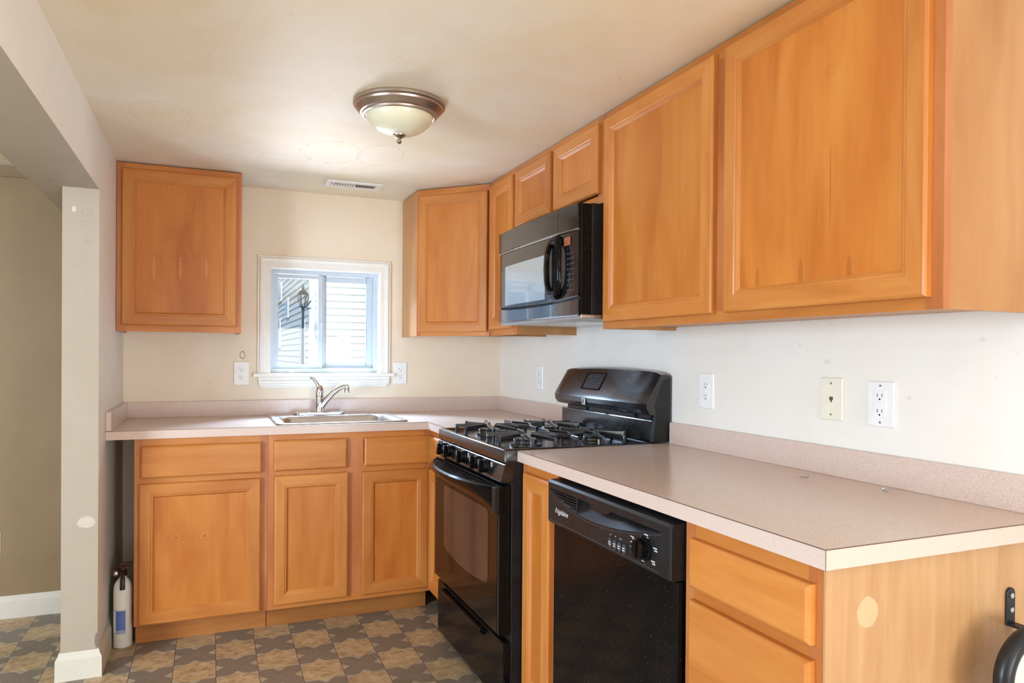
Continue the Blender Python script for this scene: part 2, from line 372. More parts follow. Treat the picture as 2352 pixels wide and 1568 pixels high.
# ------------------------------------------------------------------ the room
H = 2.097; XL = -1.99; YR = -7.0; XO = -4.6
OX0, OX1, OZ0, OZ1 = -1.312, -.728, 1.132, 1.690       # kitchen window opening
struct(MB().box(XO, .12, YR, .12, -.05, 0), 'floor', M_FLOOR)
struct(MB().box(XO, .12, YR, .12, H, H+.1), 'ceiling', M_CEIL)
b = MB()
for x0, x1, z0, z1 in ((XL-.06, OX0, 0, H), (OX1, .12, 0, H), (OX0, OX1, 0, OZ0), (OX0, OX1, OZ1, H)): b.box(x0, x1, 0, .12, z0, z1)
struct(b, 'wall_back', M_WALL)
b = MB()                                                  # right wall, with a window opening beyond the kitchen
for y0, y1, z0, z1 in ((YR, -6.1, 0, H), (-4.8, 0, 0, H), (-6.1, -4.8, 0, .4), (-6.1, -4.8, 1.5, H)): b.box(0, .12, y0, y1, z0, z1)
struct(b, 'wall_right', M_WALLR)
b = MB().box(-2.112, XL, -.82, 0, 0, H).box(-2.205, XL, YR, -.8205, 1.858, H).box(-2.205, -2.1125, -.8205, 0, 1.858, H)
wl = struct(b, 'wall_left', [M_WALLR, M_STUB])            # kitchen side lightened for missing light; jamb face and soffit older and darkened
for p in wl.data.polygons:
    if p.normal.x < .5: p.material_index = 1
struct(MB().box(XO, XL-.0605, 0, .12, 0, H), 'wall_far_room', M_OTHER)
struct(MB().box(XO, -2.2055, -.012, -.0005, 2.045, 2.052), 'trim_1', M_OTHER)
b = MB()                                                  # side wall of the other room, with a window opening
for y0, y1, z0, z1 in ((YR, -4.15, 0, H), (-2.75, .12, 0, H), (-4.15, -2.75, 0, .55), (-4.15, -2.75, 1.85, H)): b.box(XO-.12, XO, y0, y1, z0, z1)
struct(b, 'wall_far_left', M_OTHER)
b = MB()                                                  # rear wall with its wide window opening
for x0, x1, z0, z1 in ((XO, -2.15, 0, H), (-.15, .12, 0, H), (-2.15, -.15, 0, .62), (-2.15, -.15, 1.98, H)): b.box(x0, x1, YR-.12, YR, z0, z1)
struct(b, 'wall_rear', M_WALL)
# baseboards
def bb(F, s0, s1, d0, name):
    m = MB(F)
    pr = [(d0+.001, 0), (d0+.016, 0), (d0+.016, .078), (d0+.009, .092), (d0+.007, .104), (d0+.001, .104)]
    m.prism(pr, 0, s0, s1); return m
pts = [(.001, 0), (.017, 0), (.016, .078), (.008, .092), (.006, .104), (.001, .104)]
mb = MB(); n = len(pts)                                    # wraps the end of the stub wall with mitred corners
path = [((-2.112, -.02), (-1, 0)), ((-2.112, -.82), (-1, -1)), ((XL, -.82), (1, -1)), ((XL, -.02), (1, 0))]
vs = [(x+nx*d, y+ny*d, z) for (x, y), (nx, ny) in path for d, z in pts]
fs = [(k*n+i, k*n+(i+1) % n, (k+1)*n+(i+1) % n, (k+1)*n+i) for k in range(3) for i in range(n)]+[tuple(range(n)), tuple(range(3*n, 4*n))]
mb.add(vs, fs); struct(mb, 'baseboard_left', M_BASEB)
struct(bb(BACK, XO, -2.13, 0, ''), 'baseboard_far_room', M_BASEB)

# ------------------------------------------------------------------ kitchen window
def kitchen_window():
    # vinyl frame, two sashes, glass
    win = MB(); y0, y1 = .045, .105
    def fr(m, x0, x1, z0, z1, w, ya, yb):
        m.box(x0, x0+w, ya, yb, z0, z1).box(x1-w, x1, ya, yb, z0, z1).box(x0+w, x1-w, ya, yb, z0, z0+w).box(x0+w, x1-w, ya, yb, z1-w, z1)
    fr(win, OX0+.001, OX1-.001, OZ0+.001, OZ1-.001, .024, y0, y1)
    win.box(OX0+.025, OX1-.025, .066, .07, OZ0+.025, OZ0+.035)
    wo = struct(win, 'window_1', M_VINYL, .002)
    for nm, x0, x1, ya, yb, ww in (('sash', -1.288, -1.030, .052, .070, .022), ('sash', -1.045, -.752, .074, .096, .034)):
        m = MB(); fr(m, x0, x1, OZ0+.024, OZ1-.028, ww, ya, yb); s = m.build(nm, M_VINYL, wo, .002)
        MB().box(x0+ww-.004, x1-ww+.004, (ya+yb)/2-.0015, (ya+yb)/2+.0015, OZ0+.024+ww-.004, OZ1-.028-ww+.004).build('glass_pane', M_GLS, s)
    MB().box(-1.044, -1.030, .040, .052, 1.36, 1.41).build('sash_latch', M_VINYL, wo, .002)
    # jamb liner
    m = MB(); t_ = .006
    m.box(OX0, OX0+t_, -.001, .045, OZ0, OZ1).box(OX1-t_, OX1, -.001, .045, OZ0, OZ1).box(OX0, OX1, -.001, .045, OZ1-t_, OZ1)
    m.build('jamb_liner', M_TRIM, wo)
    # moulded casing: mitred profile on three sides
    prof = [(0, .001), (0, .010), (.006, .013), (.030, .013), (.034, .017), (.046, .019), (.052, .017), (.056, .012), (.062, .012), (.066, .001)]
    m = MB(BACK); xi0, xi1, zt, zb = OX0+.004, OX1-.004, OZ1-.004, 1.130; n = len(prof)
    def col(x, z, dx, dz): return [(x+dx*i, d, z+dz*i) for i, d in prof]
    cols = [col(xi0, zb, -1, 0), col(xi0, zt, -1, 1), col(xi1, zt, 1, 1), col(xi1, zb, 1, 0)]
    vs = sum(cols, []); k = len(prof)
    fs = [(c*k+i, c*k+(i+1) % k, (c+1)*k+(i+1) % k, (c+1)*k+i) for c in range(3) for i in range(k)]+[tuple(range(k)), tuple(range(3*k, 4*k))]
    m.add(vs, fs); c = m.build('casing', M_TRIM, wo)
    MB(BACK).box(-1.392, -.648, -.044, .028, 1.112, 1.1315).build('window_stool', M_TRIM, wo, .002)
    m = MB(BACK)                                          # apron with returned ends
    for (a, d0, z0, z1) in ((0, .012, 1.094, 1.1115), (.003, .017, 1.078, 1.094), (.006, .013, 1.066, 1.078), (.012, .009, 1.056, 1.066)):
        m.box(-1.368+a, -.672-a, .0005, d0, z0, z1)
    m.build('apron', M_TRIM, wo, .0015)
kitchen_window()
m = MB(); bmv = []
for k in range(9):
    a = k*.7; m.tube([(-1.199, .026, 1.139), (-1.199+.016*math.cos(a), .026+.006*math.sin(a*2), 1.139+.014*abs(math.sin(a)))], [.004, .001], 5)
tag(m.build('paper_scrap', M_PLW), 'small crumpled white scrap lying at the bottom of the sink window', 'scrap')

# ------------------------------------------------------------------ cabinets
DT = .020
def door(F, s0, s1, z0, z1, d, parent, stile=.055, name='door', pm=None):
    o = MB(F).rings(s0, s1, z0, z1, [(.0, d), (.0, d+DT-.005), (.002, d+DT-.002), (.006, d+DT), (stile-.012, d+DT), (stile-.009, d+DT-.002), (stile-.004, d+DT-.002), (stile, d+DT-.006), (stile+.004, d+DT-.010), (stile+.004, d)], 0, 1)
    dr = o.build(name, [M_WV, M_WH], parent)
    MB(F).box(s0+stile+.002, s1-stile-.002, d+.002, d+DT-.0105, z0+stile+.002, z1-stile-.002).build('panel', pm or M_PV, dr)
    return dr
def drawer_front(F, s0, s1, z0, z1, d, parent, name='drawer'):
    return MB(F).rings(s0, s1, z0, z1, [(0, d), (0, d+DT-.007), (.002, d+DT-.004), (.008, d+DT)], 1, 1, close=1).build(name, [M_WV, M_WH], parent)
def frame(F, s0, s1, z0, z1, d0, d1, parent, stiles=(), rails=(), w=.038, top=.04, bot=.03):
    m = MB(F); m.box(s0, s0+w, d0, d1, z0, z1, 0).box(s1-w, s1, d0, d1, z0, z1, 0)
    m.box(s0+w, s1-w, d0, d1-.0004, z1-top, z1, 1).box(s0+w, s1-w, d0, d1-.0004, z0, z0+bot, 1)
    for a, b_ in stiles: m.box(a, b_, d0, d1-.0002, z0+bot, z1-top, 0)
    for a, b_ in rails:
        segs = [s0+w]+[x for st in stiles for x in st]+[s1-w]
        for i in range(0, len(segs), 2): m.box(segs[i], segs[i+1], d0, d1-.0004, a, b_, 1)
    return m.build('face_frame', [M_FR, M_WH], parent)
def carcass(F, s0, s1, z0, z1, d1, parent, mat=None, bot=.012):
    m = MB(F); t_ = .012
    m.box(s0, s0+t_, .002, d1, z0, z1).box(s1-t_, s1, .002, d1, z0, z1).box(s0+t_, s1-t_, .002, d1, z1-t_, z1).box(s0+t_, s1-t_, .002, d1, z0+bot, z0+bot+t_).box(s0+t_, s1-t_, .002, .008, z0+bot+t_, z1-t_)
    return m.build('carcass', mat or M_LM, parent)
def base_cab(F, s0, s1, label, doors, drawers, group, toe=True, dd=.61, side=None, zt=.8770, stiles=(), rails=((.676, .728),), pm=None):
    p = F((s0+s1)/2, dd/2, 0); t = thing('base_cabinet', label, 'cabinet', (p.x, p.y, 0), group)
    m = MB(F); z0 = .095
    m.box(s0, s0+.014, .002, dd-.019, z0, zt).box(s1-.014, s1, .002, dd-.019, z0, zt).box(s0+.014, s1-.014, .002, dd-.019, z0, z0+.014).box(s0+.014, s1-.014, .002, .01, z0+.014, zt)
    m.box(s0+.014, s1-.014, dd-.06, dd-.019, zt-.02, zt)
    m.build('carcass', side or M_LM, t)
    frame(F, s0, s1, z0, zt, dd-.019, dd, t, stiles=stiles, rails=rails, w=.032, top=.035, bot=.03)
    for a, b_, c, e in doors: door(F, a, b_, c, e, dd, t, pm=pm)
    for a, b_, c, e in drawers: drawer_front(F, a, b_, c, e, dd, t)
    if toe: MB(F).box(s0+.001, s1-.001, dd-.083, dd-.067, .0005, z0).build('toe_kick', M_TK, t)
    return t
# back run
base_cab(BACK, -1.886, -1.3585, 'honey maple base cabinet beside the fire extinguisher, one wide drawer over one door', [(-1.867, -1.388, .102, .688)], [(-1.862, -1.383, .712, .846)], 'honey maple base cabinets', pm=M_PV3)
base_cab(BACK, -1.3575, -.6105, 'honey maple base cabinet under the sink with two doors below two false fronts', [(-1.330, -1.006, .118, .692), (-.941, -.621, .118, .690)], [(-1.333, -1.011, .713, .850), (-.932, -.613, .716, .848)], 'honey maple base cabinets', stiles=((-1.016, -.9345),))
# right run
base_cab(RIGHT, .612, .948, 'narrow maple base cabinet squeezed in the corner left of the stove', [(.645, .905, .118, .690)], [(.645, .905, .716, .848)], 'honey maple base cabinets')
c = base_cab(RIGHT, 1.717, 1.979, 'narrow maple base cabinet with one tall door between stove and dishwasher', [(1.752, 1.950, .118, .846)], [], 'honey maple base cabinets', rails=())
c = base_cab(RIGHT, 2.612, 2.9945, 'maple drawer cabinet at the near counter end, right of the dishwasher', [], [(2.642, 2.981, .735, .842), (2.642, 2.981, .42, .708), (2.642, 2.981, .115, .395)], 'honey maple base cabinets', rails=((.69, .745), (.38, .435)))
def end_panel():
    t = NT('maple_laminate_end_panel')
    return t
mt = NT('maple_end_panel_with_torn_sticker_mark')
v = mt.coord(scale=(9, 9, .8)); n1 = mt.noise(v, 3, 4, .6, .6)
colr = mt.ramp(n1, [(.3, srgb(178, 130, 80)), (.55, srgb(190, 145, 97)), (.75, srgb(199, 156, 110))])
colr = mt.spots(colr, [((-.511, -3.0, .786), (.026, .03, .028), srgb(202, 172, 130), .85, 0)])
mt.set(color=colr, rough=.42, coat=.15)
ep = MB().box(-.610, -.002, -3.0, -2.995, 0.0005, .8770).build('end_panel', mt.m)
ep['label'] = 'flat maple laminate panel closing the near counter end, with a torn pale round sticker mark'; ep['category'] = 'panel'

# uppers
ZB, ZT = 1.332, 2.092
def upper(F, s0, s1, z0, z1, label, doors, stiles=(), dd=.305, bot=.03, group='honey maple wall cabinets', side=None, pms=()):
    p = F((s0+s1)/2, dd/2, 0); t = thing('wall_cabinet', label, 'cabinet', (p.x, p.y, z0), group)
    carcass(F, s0, s1, z0, z1, dd-.019, t, side); frame(F, s0, s1, z0, z1, dd-.019, dd, t, stiles=stiles, bot=bot)
    for i, (a, b_, c, e) in enumerate(doors): door(F, a, b_, c, e, dd, t, pm=pms[i] if pms else None)
    return t
upper(BACK, -1.988, -1.460, ZB, ZT, 'single-door honey maple wall cabinet left of the sink window', [(-1.966, -1.483, 1.361, 2.066)], pms=(M_PV2,))
upper(RIGHT, .611, .950, ZB, ZT, 'narrow maple wall cabinet with one tall door just left of the microwave', [(.640, .922, 1.362, 2.066)])
upper(RIGHT, .951, 1.713, 1.782, ZT, 'short two-door maple wall cabinet above the microwave', [(.955, 1.317, 1.816, 2.066), (1.345, 1.699, 1.816, 2.066)], stiles=((1.312, 1.350),))
upper(RIGHT, 1.7165, 2.986, ZB, ZT, 'large two-door maple wall cabinet nearest the camera above the long counter', [(1.742, 2.330, 1.356, 2.066), (2.376, 2.963, 1.356, 2.066)], stiles=((2.325, 2.381),), side=M_LM, pms=(M_PV, M_PV4))
def corner_upper():
    t = thing('wall_cabinet', 'diagonal corner maple wall cabinet with one door right of the sink window', 'cabinet', (-.3, -.3, ZB), 'honey maple wall cabinets')
    cc = .600; q = .305; sq = math.sqrt(.5)
    out = [(-cc, -.002), (-cc, -q+.0), (-q, -cc), (-.002, -cc), (-.002, -.002)]
    # carcass: a five sided box, slightly behind the diagonal face frame
    k = .019*sq
    inn = [(-cc, -.002), (-cc, -q+.0), (-cc+k, -q-.0), (-q-.0, -cc+k), (-q, -cc), (-.002, -cc), (-.002, -.002)]
    inn = [(-cc, -.002), (-cc, -q), (-cc+.013, -q), (-q, -cc+.013), (-q, -cc), (-.002, -cc), (-.002, -.002)]
    MB().prism(inn, 2, ZB+.012, ZT-.001).build('carcass', M_LM, t)
    MB().box(-cc, -cc+.013, -q, -.002, ZB, ZB+.012).build('side_panel_edge', M_LM, t)
    a = Vector((-cc, -q, 0)); e = Vector((-q, -cc, 0)); L = (e-a).length; u = (e-a).normalized(); nrm = Vector((-sq, -sq, 0))
    DIAG = lambda s, d, z: a+u*s+nrm*(d)+Vector((0, 0, z))
    frame(DIAG, 0.0, L, ZB, ZT, -.010, .0, t, w=.022)
    door(DIAG, .016, L-.008, 1.352, 2.058, .0, t, stile=.05)
corner_upper()

# ------------------------------------------------------------------ countertops
CZT, CTK, OV, BS, TH = .914, .0364, .631, .078, .020
SX0, SX1, SY0, SY1 = -1.300, -.735, -.580, -.085      # sink cut-out
def counter_back():
    t = thing('countertop', 'pink-beige speckled laminate countertop around the sink, turning the corner to the stove', 'countertop', (-1, -.3, CZT-CTK), 'speckled laminate countertops')
    m = MB(); z0, z1 = CZT-CTK, CZT
    for x0, x1, y0, y1 in ((XL+.001, SX0, -OV, -.001), (SX1, -.001, -OV, -.001), (SX0, SX1, -OV, SY0), (SX0, SX1, SY1, -.001), (-OV, -.001, -.951, -OV)): m.box(x0, x1, y0, y1, z0, z1)
    m.build('slab', M_CT, t)
    m = MB().box(XL+.001, -OV, -OV-.0012, -OV-.0002, CZT-.0016, CZT-.0002).box(-OV-.0012, -OV-.0002, -.951, -OV-.0012, CZT-.0016, CZT-.0002); m.build('edge_seam', M_SEAM, t)
    MB().box(XL+.001, -.001, -TH, -.001, CZT, CZT+BS).box(-TH, -.001, -.951, -TH, CZT, CZT+BS).build('backsplash', M_CT, t, .0015)
    MB().box(XL+.001, XL+.0235, -OV, -TH-.0003, CZT, CZT+BS).build('side_splash', M_CT, t, .0008)
    MB().box(XL+.0005, XL+.024, -OV-.001, -OV-.0002, CZT+.0002, CZT+.0014).box(XL+.0228, XL+.0238, -OV-.001, -OV-.0002, CZT, CZT+BS).build('splash_seam', M_SEAM, t)
counter_back()
def counter_right():
    t = thing('countertop', 'long pink-beige speckled laminate countertop over the dishwasher, ending square near the camera', 'countertop', (-.3, -2.3, CZT-CTK), 'speckled laminate countertops')
    MB().box(-OV, -.001, -3.019, -1.7135, CZT-CTK, CZT).build('slab', M_CT, t)
    MB().box(-OV-.0012, -OV-.0002, -3.0202, -1.7135, CZT-.0018, CZT-.0002).box(-OV-.0002, -.001, -3.0202, -3.0192, CZT-.0018, CZT-.0002).box(-OV-.0012, -OV-.0004, -3.0202, -3.0194, CZT-CTK, CZT-.002).build('edge_seam', M_SEAM, t)
    MB().box(-TH, -.001, -3.019, -1.7175, CZT, CZT+BS).build('backsplash', M_CT, t, .0015)
counter_right()
for (x, y, a, lab) in ((-.119, -2.462, .3, 'small pale screw lying on the long counter, farther from the camera'), (-.081, -2.684, 2.7, 'small pale screw lying on the long counter, nearer the camera')):
    m = MB(); dx, dy = math.cos(a+math.pi/2)*.013, math.sin(a+math.pi/2)*.013
    m.tube([(x-dx, y-dy, CZT+.0042), (x-dx*.86, y-dy*.86, CZT+.0042), (x-dx*.7, y-dy*.7, CZT+.0038), (x+dx*.6, y+dy*.6, CZT+.0030), (x+dx, y+dy, CZT+.0016)], [.0040, .0040, .0020, .0018, .0004], 8)
    tag(m.build('screw', M_ZINC), lab, 'screw', 'screws on the counter')

# ------------------------------------------------------------------ sink + faucet
def rrect(x0, x1, y0, y1, r, n=6):
    P = []
    for cx, cy, a0 in ((x1-r, y1-r, 0), (x0+r, y1-r, 90), (x0+r, y0+r, 180), (x1-r, y0+r, 270)):
        for k in range(n+1): a = math.radians(a0+90*k/n); P.append((cx+r*math.cos(a), cy+r*math.sin(a)))
    return P
def sink():
    t = thing('kitchen_sink', 'stainless steel single-bowl drop-in sink under the window', 'sink', (-1.02, -.33, CZT))
    loops = [(rrect(-1.325, -.712, -.604, -.060, .030), CZT+.0004), (rrect(-1.322, -.715, -.601, -.063, .030), CZT+.006), (rrect(-1.312, -.725, -.591, -.073, .028), CZT+.0075),
             (rrect(-1.297, -.740, -.576, -.150, .055), CZT+.0050), (rrect(-1.287, -.750, -.566, -.160, .06), CZT+.0052), (rrect(-1.279, -.758, -.558, -.168, .06), CZT+.0015), (rrect(-1.272, -.765, -.550, -.176, .06), CZT-.012),
             (rrect(-1.262, -.775, -.540, -.186, .06), CZT-.12), (rrect(-1.235, -.80, -.515, -.21, .05), CZT-.155), (rrect(-1.07, -.97, -.41, -.31, .045), CZT-.160)]
    m = MB(); n = len(loops[0][0]); vs = []
    for P, z in loops: vs += [(x, y, z) for x, y in P]
    m.add(vs, [(k*n+i, k*n+(i+1) % n, (k+1)*n+(i+1) % n, (k+1)*n+i) for k in range(len(loops)-1) for i in range(n)], 0, True)
    m.add(vs[-n:], [tuple(range(n))], 0)
    m.build('basin', M_STEEL, t, angle=60)
    MB().lathe([(.04, -.1585), (.04, -.156), (.03, -.1545), (.012, -.156), (.012, -.158)], (-1.02, -.36, CZT), 24).build('drain', M_CHR, t)
sink()
def faucet():
    t = thing('faucet', 'chrome single-lever kitchen faucet standing behind the sink bowl', 'faucet', (-1.066, -.108, CZT))
    z = CZT+.0072; cx, cy = -1.066, -.108
    m = MB(); P0 = rrect(cx-.130, cx+.130, cy-.030, cy+.030, .029, 8); P1 = rrect(cx-.124, cx+.124, cy-.024, cy+.024, .023, 8)
    n = len(P0); vs = [(x, y, z) for x, y in P0]+[(x, y, z+.008) for x, y in P0]+[(x, y, z+.013) for x, y in P1]
    m.add(vs, [(k*n+i, k*n+(i+1) % n, (k+1)*n+(i+1) % n, (k+1)*n+i) for k in range(2) for i in range(n)], 0, True); m.add(vs[-n:], [tuple(range(n))], 0)
    m.build('deck_plate', M_CHR, t)
    MB().lathe([(.026, 0), (.0255, .004), (.0235, .010), (.0235, .045), (.0245, .047), (.0245, .050), (.0235, .052), (.0235, .076), (.0225, .079), (.0205, .080)], (cx, cy, z+.0125), 28).build('body', M_CHR, t)
    m = MB()
    m.tube([(cx+.004, cy-.005, z+.030), (cx+.030, cy-.012, z+.070), (cx+.062, cy-.022, z+.108), (cx+.092, cy-.031, z+.133), (cx+.118, cy-.039, z+.146), (cx+.132, cy-.043, z+.147), (cx+.138, cy-.045, z+.140)], [.016, .0165, .015, .0135, .0125, .012, .0115], 16)
    sp = m.build('spout', M_CHR, t)
    MB().lathe([(.0135, .147), (.0135, .130), (.0145, .128), (.0145, .114), (.012, .112)], (cx+.134, cy-.044, z), 20).build('aerator', M_CHR, sp)
    m = MB(); m.lathe([(.0232, .0925), (.0235, .105), (.022, .125), (.016, .145), (.012, .15)], (cx, cy, z), 24)
    m.tube([(cx-.001, cy, z+.128), (cx-.010, cy, z+.152), (cx-.021, cy, z+.171), (cx-.032, cy, z+.183), (cx-.042, cy, z+.190), (cx-.048, cy, z+.194)], [.017, .013, .010, .010, .011, .006], 14, flat=.8)
    m.build('lever_handle', M_CHR, t)
faucet()

# ------------------------------------------------------------------ stove
def stove():
    F = RIGHT; s0, s1 = .957, 1.711
    t = thing('gas_stove', 'black freestanding gas stove with five knobs between the counters', 'stove', (-.35, -1.334, 0))
    MB(F).box(s0+.003, s1-.003, .012, .650, .040, .874).build('cabinet_body', M_BLKM, t, .003)
    # cooktop with raised rim and sunken well
    m = MB(F); z0, z1 = .8745, .9185
    m.rings(s0, s1, 0, 1, [(0, 0)])
    P = lambda i, r: [(x, y) for x, y in rrect(s0+i, s1-i, .085+i, .677-i, r, 4)]
    loops = [(P(0, .008), z0), (P(0, .008), z1-.006), (P(.002, .008), z1-.002), (P(.006, .008), z1), (P(.020, .012), z1), (P(.026, .012), z1-.004), (P(.034, .02), z1-.012), (P(.06, .03), z1-.014)]
    n = len(loops[0][0]); vs = [(x, y, z) for Q, z in loops for x, y in Q]; m = MB(F)
    m.add(vs, [(k*n+i, k*n+(i+1) % n, (k+1)*n+(i+1) % n, (k+1)*n+i) for k in range(len(loops)-1) for i in range(n)], 0, True)
    m.add(vs[-n:], [tuple(range(n))], 0); m.add(vs[:n], [tuple(range(n))], 0)
    m.build('cooktop', M_BLKD, t, angle=50)
    zw = z1-.014
    for cs in (1.150, 1.518):
        for cd, r in ((.235, .036), (.515, .046)):
            bo = MB(F).lathe([(r*1.35, zw+.0004), (r*1.3, zw+.006), (r, zw+.010), (r*.95, zw+.017)], (cs, cd, 0), 28).build('burner', M_ZINC if False else M_IRON, t)
            MB(F).lathe([(r*.95, zw+.0172), (r*.98, zw+.021), (r*.9, zw+.025), (r*.5, zw+.026)], (cs, cd, 0), 28).build('burner_cap', M_IRON, bo)
            MB(F).lathe([(.004, zw), (.004, zw+.016)], (cs+r*1.5, cd, 0), 10).build('igniter', M_PLW, bo)
    # cast grates, each over a front and a back burner
    for gi, (ga, gb) in enumerate(((.985, 1.322), (1.346, 1.683))):
        m = MB(F); gc = (ga+gb)/2; zt = z1+.030; th = .0055; hb = .013
        def blade(pts, w=th):                              # vertical blade following (s, d, ztop)
            for (a, b_) in zip(pts, pts[1:]):
                A, B_ = Vector(a), Vector(b_); dv = Vector((B_.x-A.x, B_.y-A.y, 0)); nn = Vector((-dv.y, dv.x, 0)).normalized()*w if dv.length > 1e-4 else Vector((w, 0, 0))
                vs = []
                for p in (A, B_):
                    for sg in (-1, 1):
                        for dz in (0, -hb): vs.append((p.x+nn.x*sg*(.75 if dz == 0 else 1), p.y+nn.y*sg*(.75 if dz == 0 else 1), p.z+dz))
                m.add(vs, [(0, 1, 3, 2), (4, 6, 7, 5), (0, 4, 5, 1), (2, 3, 7, 6), (0, 2, 6, 4), (1, 5, 7, 3)])
        def leg(s_, d_, ds, dd_):                          # finger end bending down to the rim
            m.box(s_-th if ds == 0 else min(s_, s_+ds), s_+th if ds == 0 else max(s_, s_+ds), d_-th if dd_ == 0 else min(d_, d_+dd_), d_+th if dd_ == 0 else max(d_, d_+dd_), zw+.0003, zt-.0005)
        d0, d1 = .112, .646
        for cd, dn in ((.235, d0), (.515, d1)):
            for sx, sg in ((ga, 1), (gb, -1)):             # side fingers
                blade([(sx, cd-.045, zt-.002), (sx+sg*.135, cd-.012, zt+.003)]); blade([(sx, cd+.045, zt-.002), (sx+sg*.135, cd+.012, zt+.003)])
                leg(sx, cd-.045, sg*.012, 0); leg(sx, cd+.045, sg*.012, 0)
            for q in (-.055, .055):
                sd = 1 if dn < .3 else -1
                blade([(gc+q, dn, zt-.001), (gc+q*.25, dn+sd*.105, zt+.003)]); leg(gc+q, dn, 0, sd*.012)
        blade([(ga+.06, .375, zt), (gc, .335, zt+.001)]); blade([(gc, .335, zt+.001), (gb-.06, .375, zt)]); blade([(gb-.06, .375, zt), (gc, .415, zt+.001)]); blade([(gc, .415, zt+.001), (ga+.06, .375, zt)])
        blade([(gc, .335, zt), (gc, .262, zt+.003)]); blade([(gc, .415, zt), (gc, .488, zt+.003)])
        blade([(ga, .375, zt-.001), (ga+.06, .375, zt)]); blade([(gb, .375, zt-.001), (gb-.06, .375, zt)]); leg(ga, .375, .012, 0); leg(gb, .375, -.012, 0)
        m.box(ga-.005, ga+.005, .185, .565, zw+.0003, zw+.009).box(gb-.005, gb+.005, .185, .565, zw+.0003, zw+.009)
        m.build('burner_grate', M_IRON, t, .0015, merge=False)
    # apron under the cooktop is part of the control panel
    m = MB(F).prism([(.640, .8735), (.668, .8735), (.676, .866), (.690, .812), (.688, .806), (.640, .806)], 0, s0+.002, s1-.002)
    cp = m.build('control_panel', M_BLKD, t, .002)
    for ks in (1.062, 1.150, 1.315, 1.468, 1.560):
        kz = .8425; m = MB(F); m.lathe([(.026, .6815), (.026, .685), (.0235, .688), (.0225, .700), (.020, .702)], (ks, 0, kz), 24, axis=1)
        m.prism([(ks-.006, kz-.024), (ks+.006, kz-.024), (ks+.008, kz+.024), (ks-.008, kz+.024)], 1, .7015, .716)
        k = m.build('knob', M_BLK, cp, .002)
        MB(F).box(ks-.0007, ks+.0007, .7162, .7166, kz+.006, kz+.022).build('pointer', M_PRINT, k)
    for ks in (1.106, 1.358, 1.602):
        m = MB(F); ring = [(ks-.007, .852), (ks+.004, .849), (ks+.004, .862), (ks-.007, .865)]
        m.box(ks-.006, ks+.005, .6822, .6828, .846, .8475).box(ks-.006, ks+.005, .6802, .6808, .860, .8615).box(ks-.006, ks-.0048, .6806, .6826, .846, .8615).box(ks+.004, ks+.005, .6806, .6826, .846, .8615)
        m.build('burner_mark', M_PRINT, cp)
    # door
    dt = MB(F).box(s0+.004, s1-.004, .653, .690, .288, .796).build('oven_door', M_BLK, t, .003)
    MB(F).box(s0+.010, s1-.022, .6905, .6935, .292, .770).build('door_glass', M_GLASSB, dt, .001)
    Q = []; wa, wb, zt_, zb_ = 1.095, 1.606, .697, .440
    for x, z in rrect(wa, wb, zb_, zt_, .022, 5):
        f = (x-(wa+wb)/2)/((wb-wa)/2)
        if z < (zb_+zt_)/2: z = z-.022*(1-f*f)
        Q.append((x, z))
    low = [p for p in Q if p[1] < .5]
    Q2 = []
    for i, p in enumerate(Q):
        Q2.append(p); q = Q[(i+1) % len(Q)]
        if p[1] < .5 and q[1] < .5 and abs(q[0]-p[0]) > .2:
            for k in range(1, 8):
                x = p[0]+(q[0]-p[0])*k/8; f = (x-(wa+wb)/2)/((wb-wa)/2); Q2.append((x, zb_-.022*(1-f*f)))
    MB(F).prism(Q2, 1, .6937, .6945).build('oven_window', M_OVWIN, dt)
    # bowed handle with slotted top
    N = 28; m = MB(F); arc = lambda u: .694+.082*(1-(2*u-1)**2)**.75 if 0 < u < 1 else .694
    prev = None; vs = []
    a0, a1 = s0+.006, s1-.030
    for i in range(N+1):
        u = i/N; s_ = a0+(a1-a0)*u; d = arc(u)
        vs += [(s_, d-.010, .791), (s_, d, .786), (s_, d+.0015, .776), (s_, d-.004, .762), (s_, .694+(d-.694)*.35, .728), (s_, .6935, .705), (s_, .6935, .770), (s_, max(.6935, d-.014), .781)]
    k = 8
    m.add(vs, [(i*k+j, i*k+(j+1) % k, (i+1)*k+(j+1) % k, (i+1)*k+j) for i in range(N) for j in range(k)], 0, True); m.add(vs[:k], [tuple(range(k))], 0); m.add(vs[-k:], [tuple(range(k))], 0)
    h = m.build('door_handle', M_BLK, dt, angle=40)
    m = MB(F)
    for j in range(5):
        dd_ = .702+j*.0125; us = [i/200 for i in range(201) if arc(i/200)-.012 > dd_]
        if len(us) > 2: m.box(a0+(a1-a0)*us[0], a0+(a1-a0)*us[-1], dd_-.0022, dd_+.0022, .783, .790)
    for u in (.25, .42, .58, .75): m.box(a0+(a1-a0)*u-.003, a0+(a1-a0)*u+.003, .694, arc(u)-.012, .780, .7828)
    m.build('vent_grille', M_BLK, h, .0008)
    MB(F).box(s1-.029, s1-.004, .6905, .712, .702, .792).build('handle_cap', M_BLKM, dt, .004)
    MB(F).box(s1-.018, s1-.005, .6905, .694, .295, .700).build('door_edge_trim', M_BLKM, dt, .002)
    # drawer
    dw = MB(F).box(s0+.002, s1-.002, .652, .676, .045, .264).build('storage_drawer', M_BLK, t, .004)
    MB(F).prism([(.6765, .246), (.690, .250), (.694, .244), (.690, .236), (.6765, .226)], 0, 1.045, 1.528).build('drawer_pull', M_BLK, dw, .001)
    for a in (s0+.05, s1-.05):
        for d in (.06, .60): MB(F).lathe([(.016, .0003), (.018, .006), (.012, .012), (.008, .040)], (a, d, 0), 12).build('foot', M_BLKM, t)
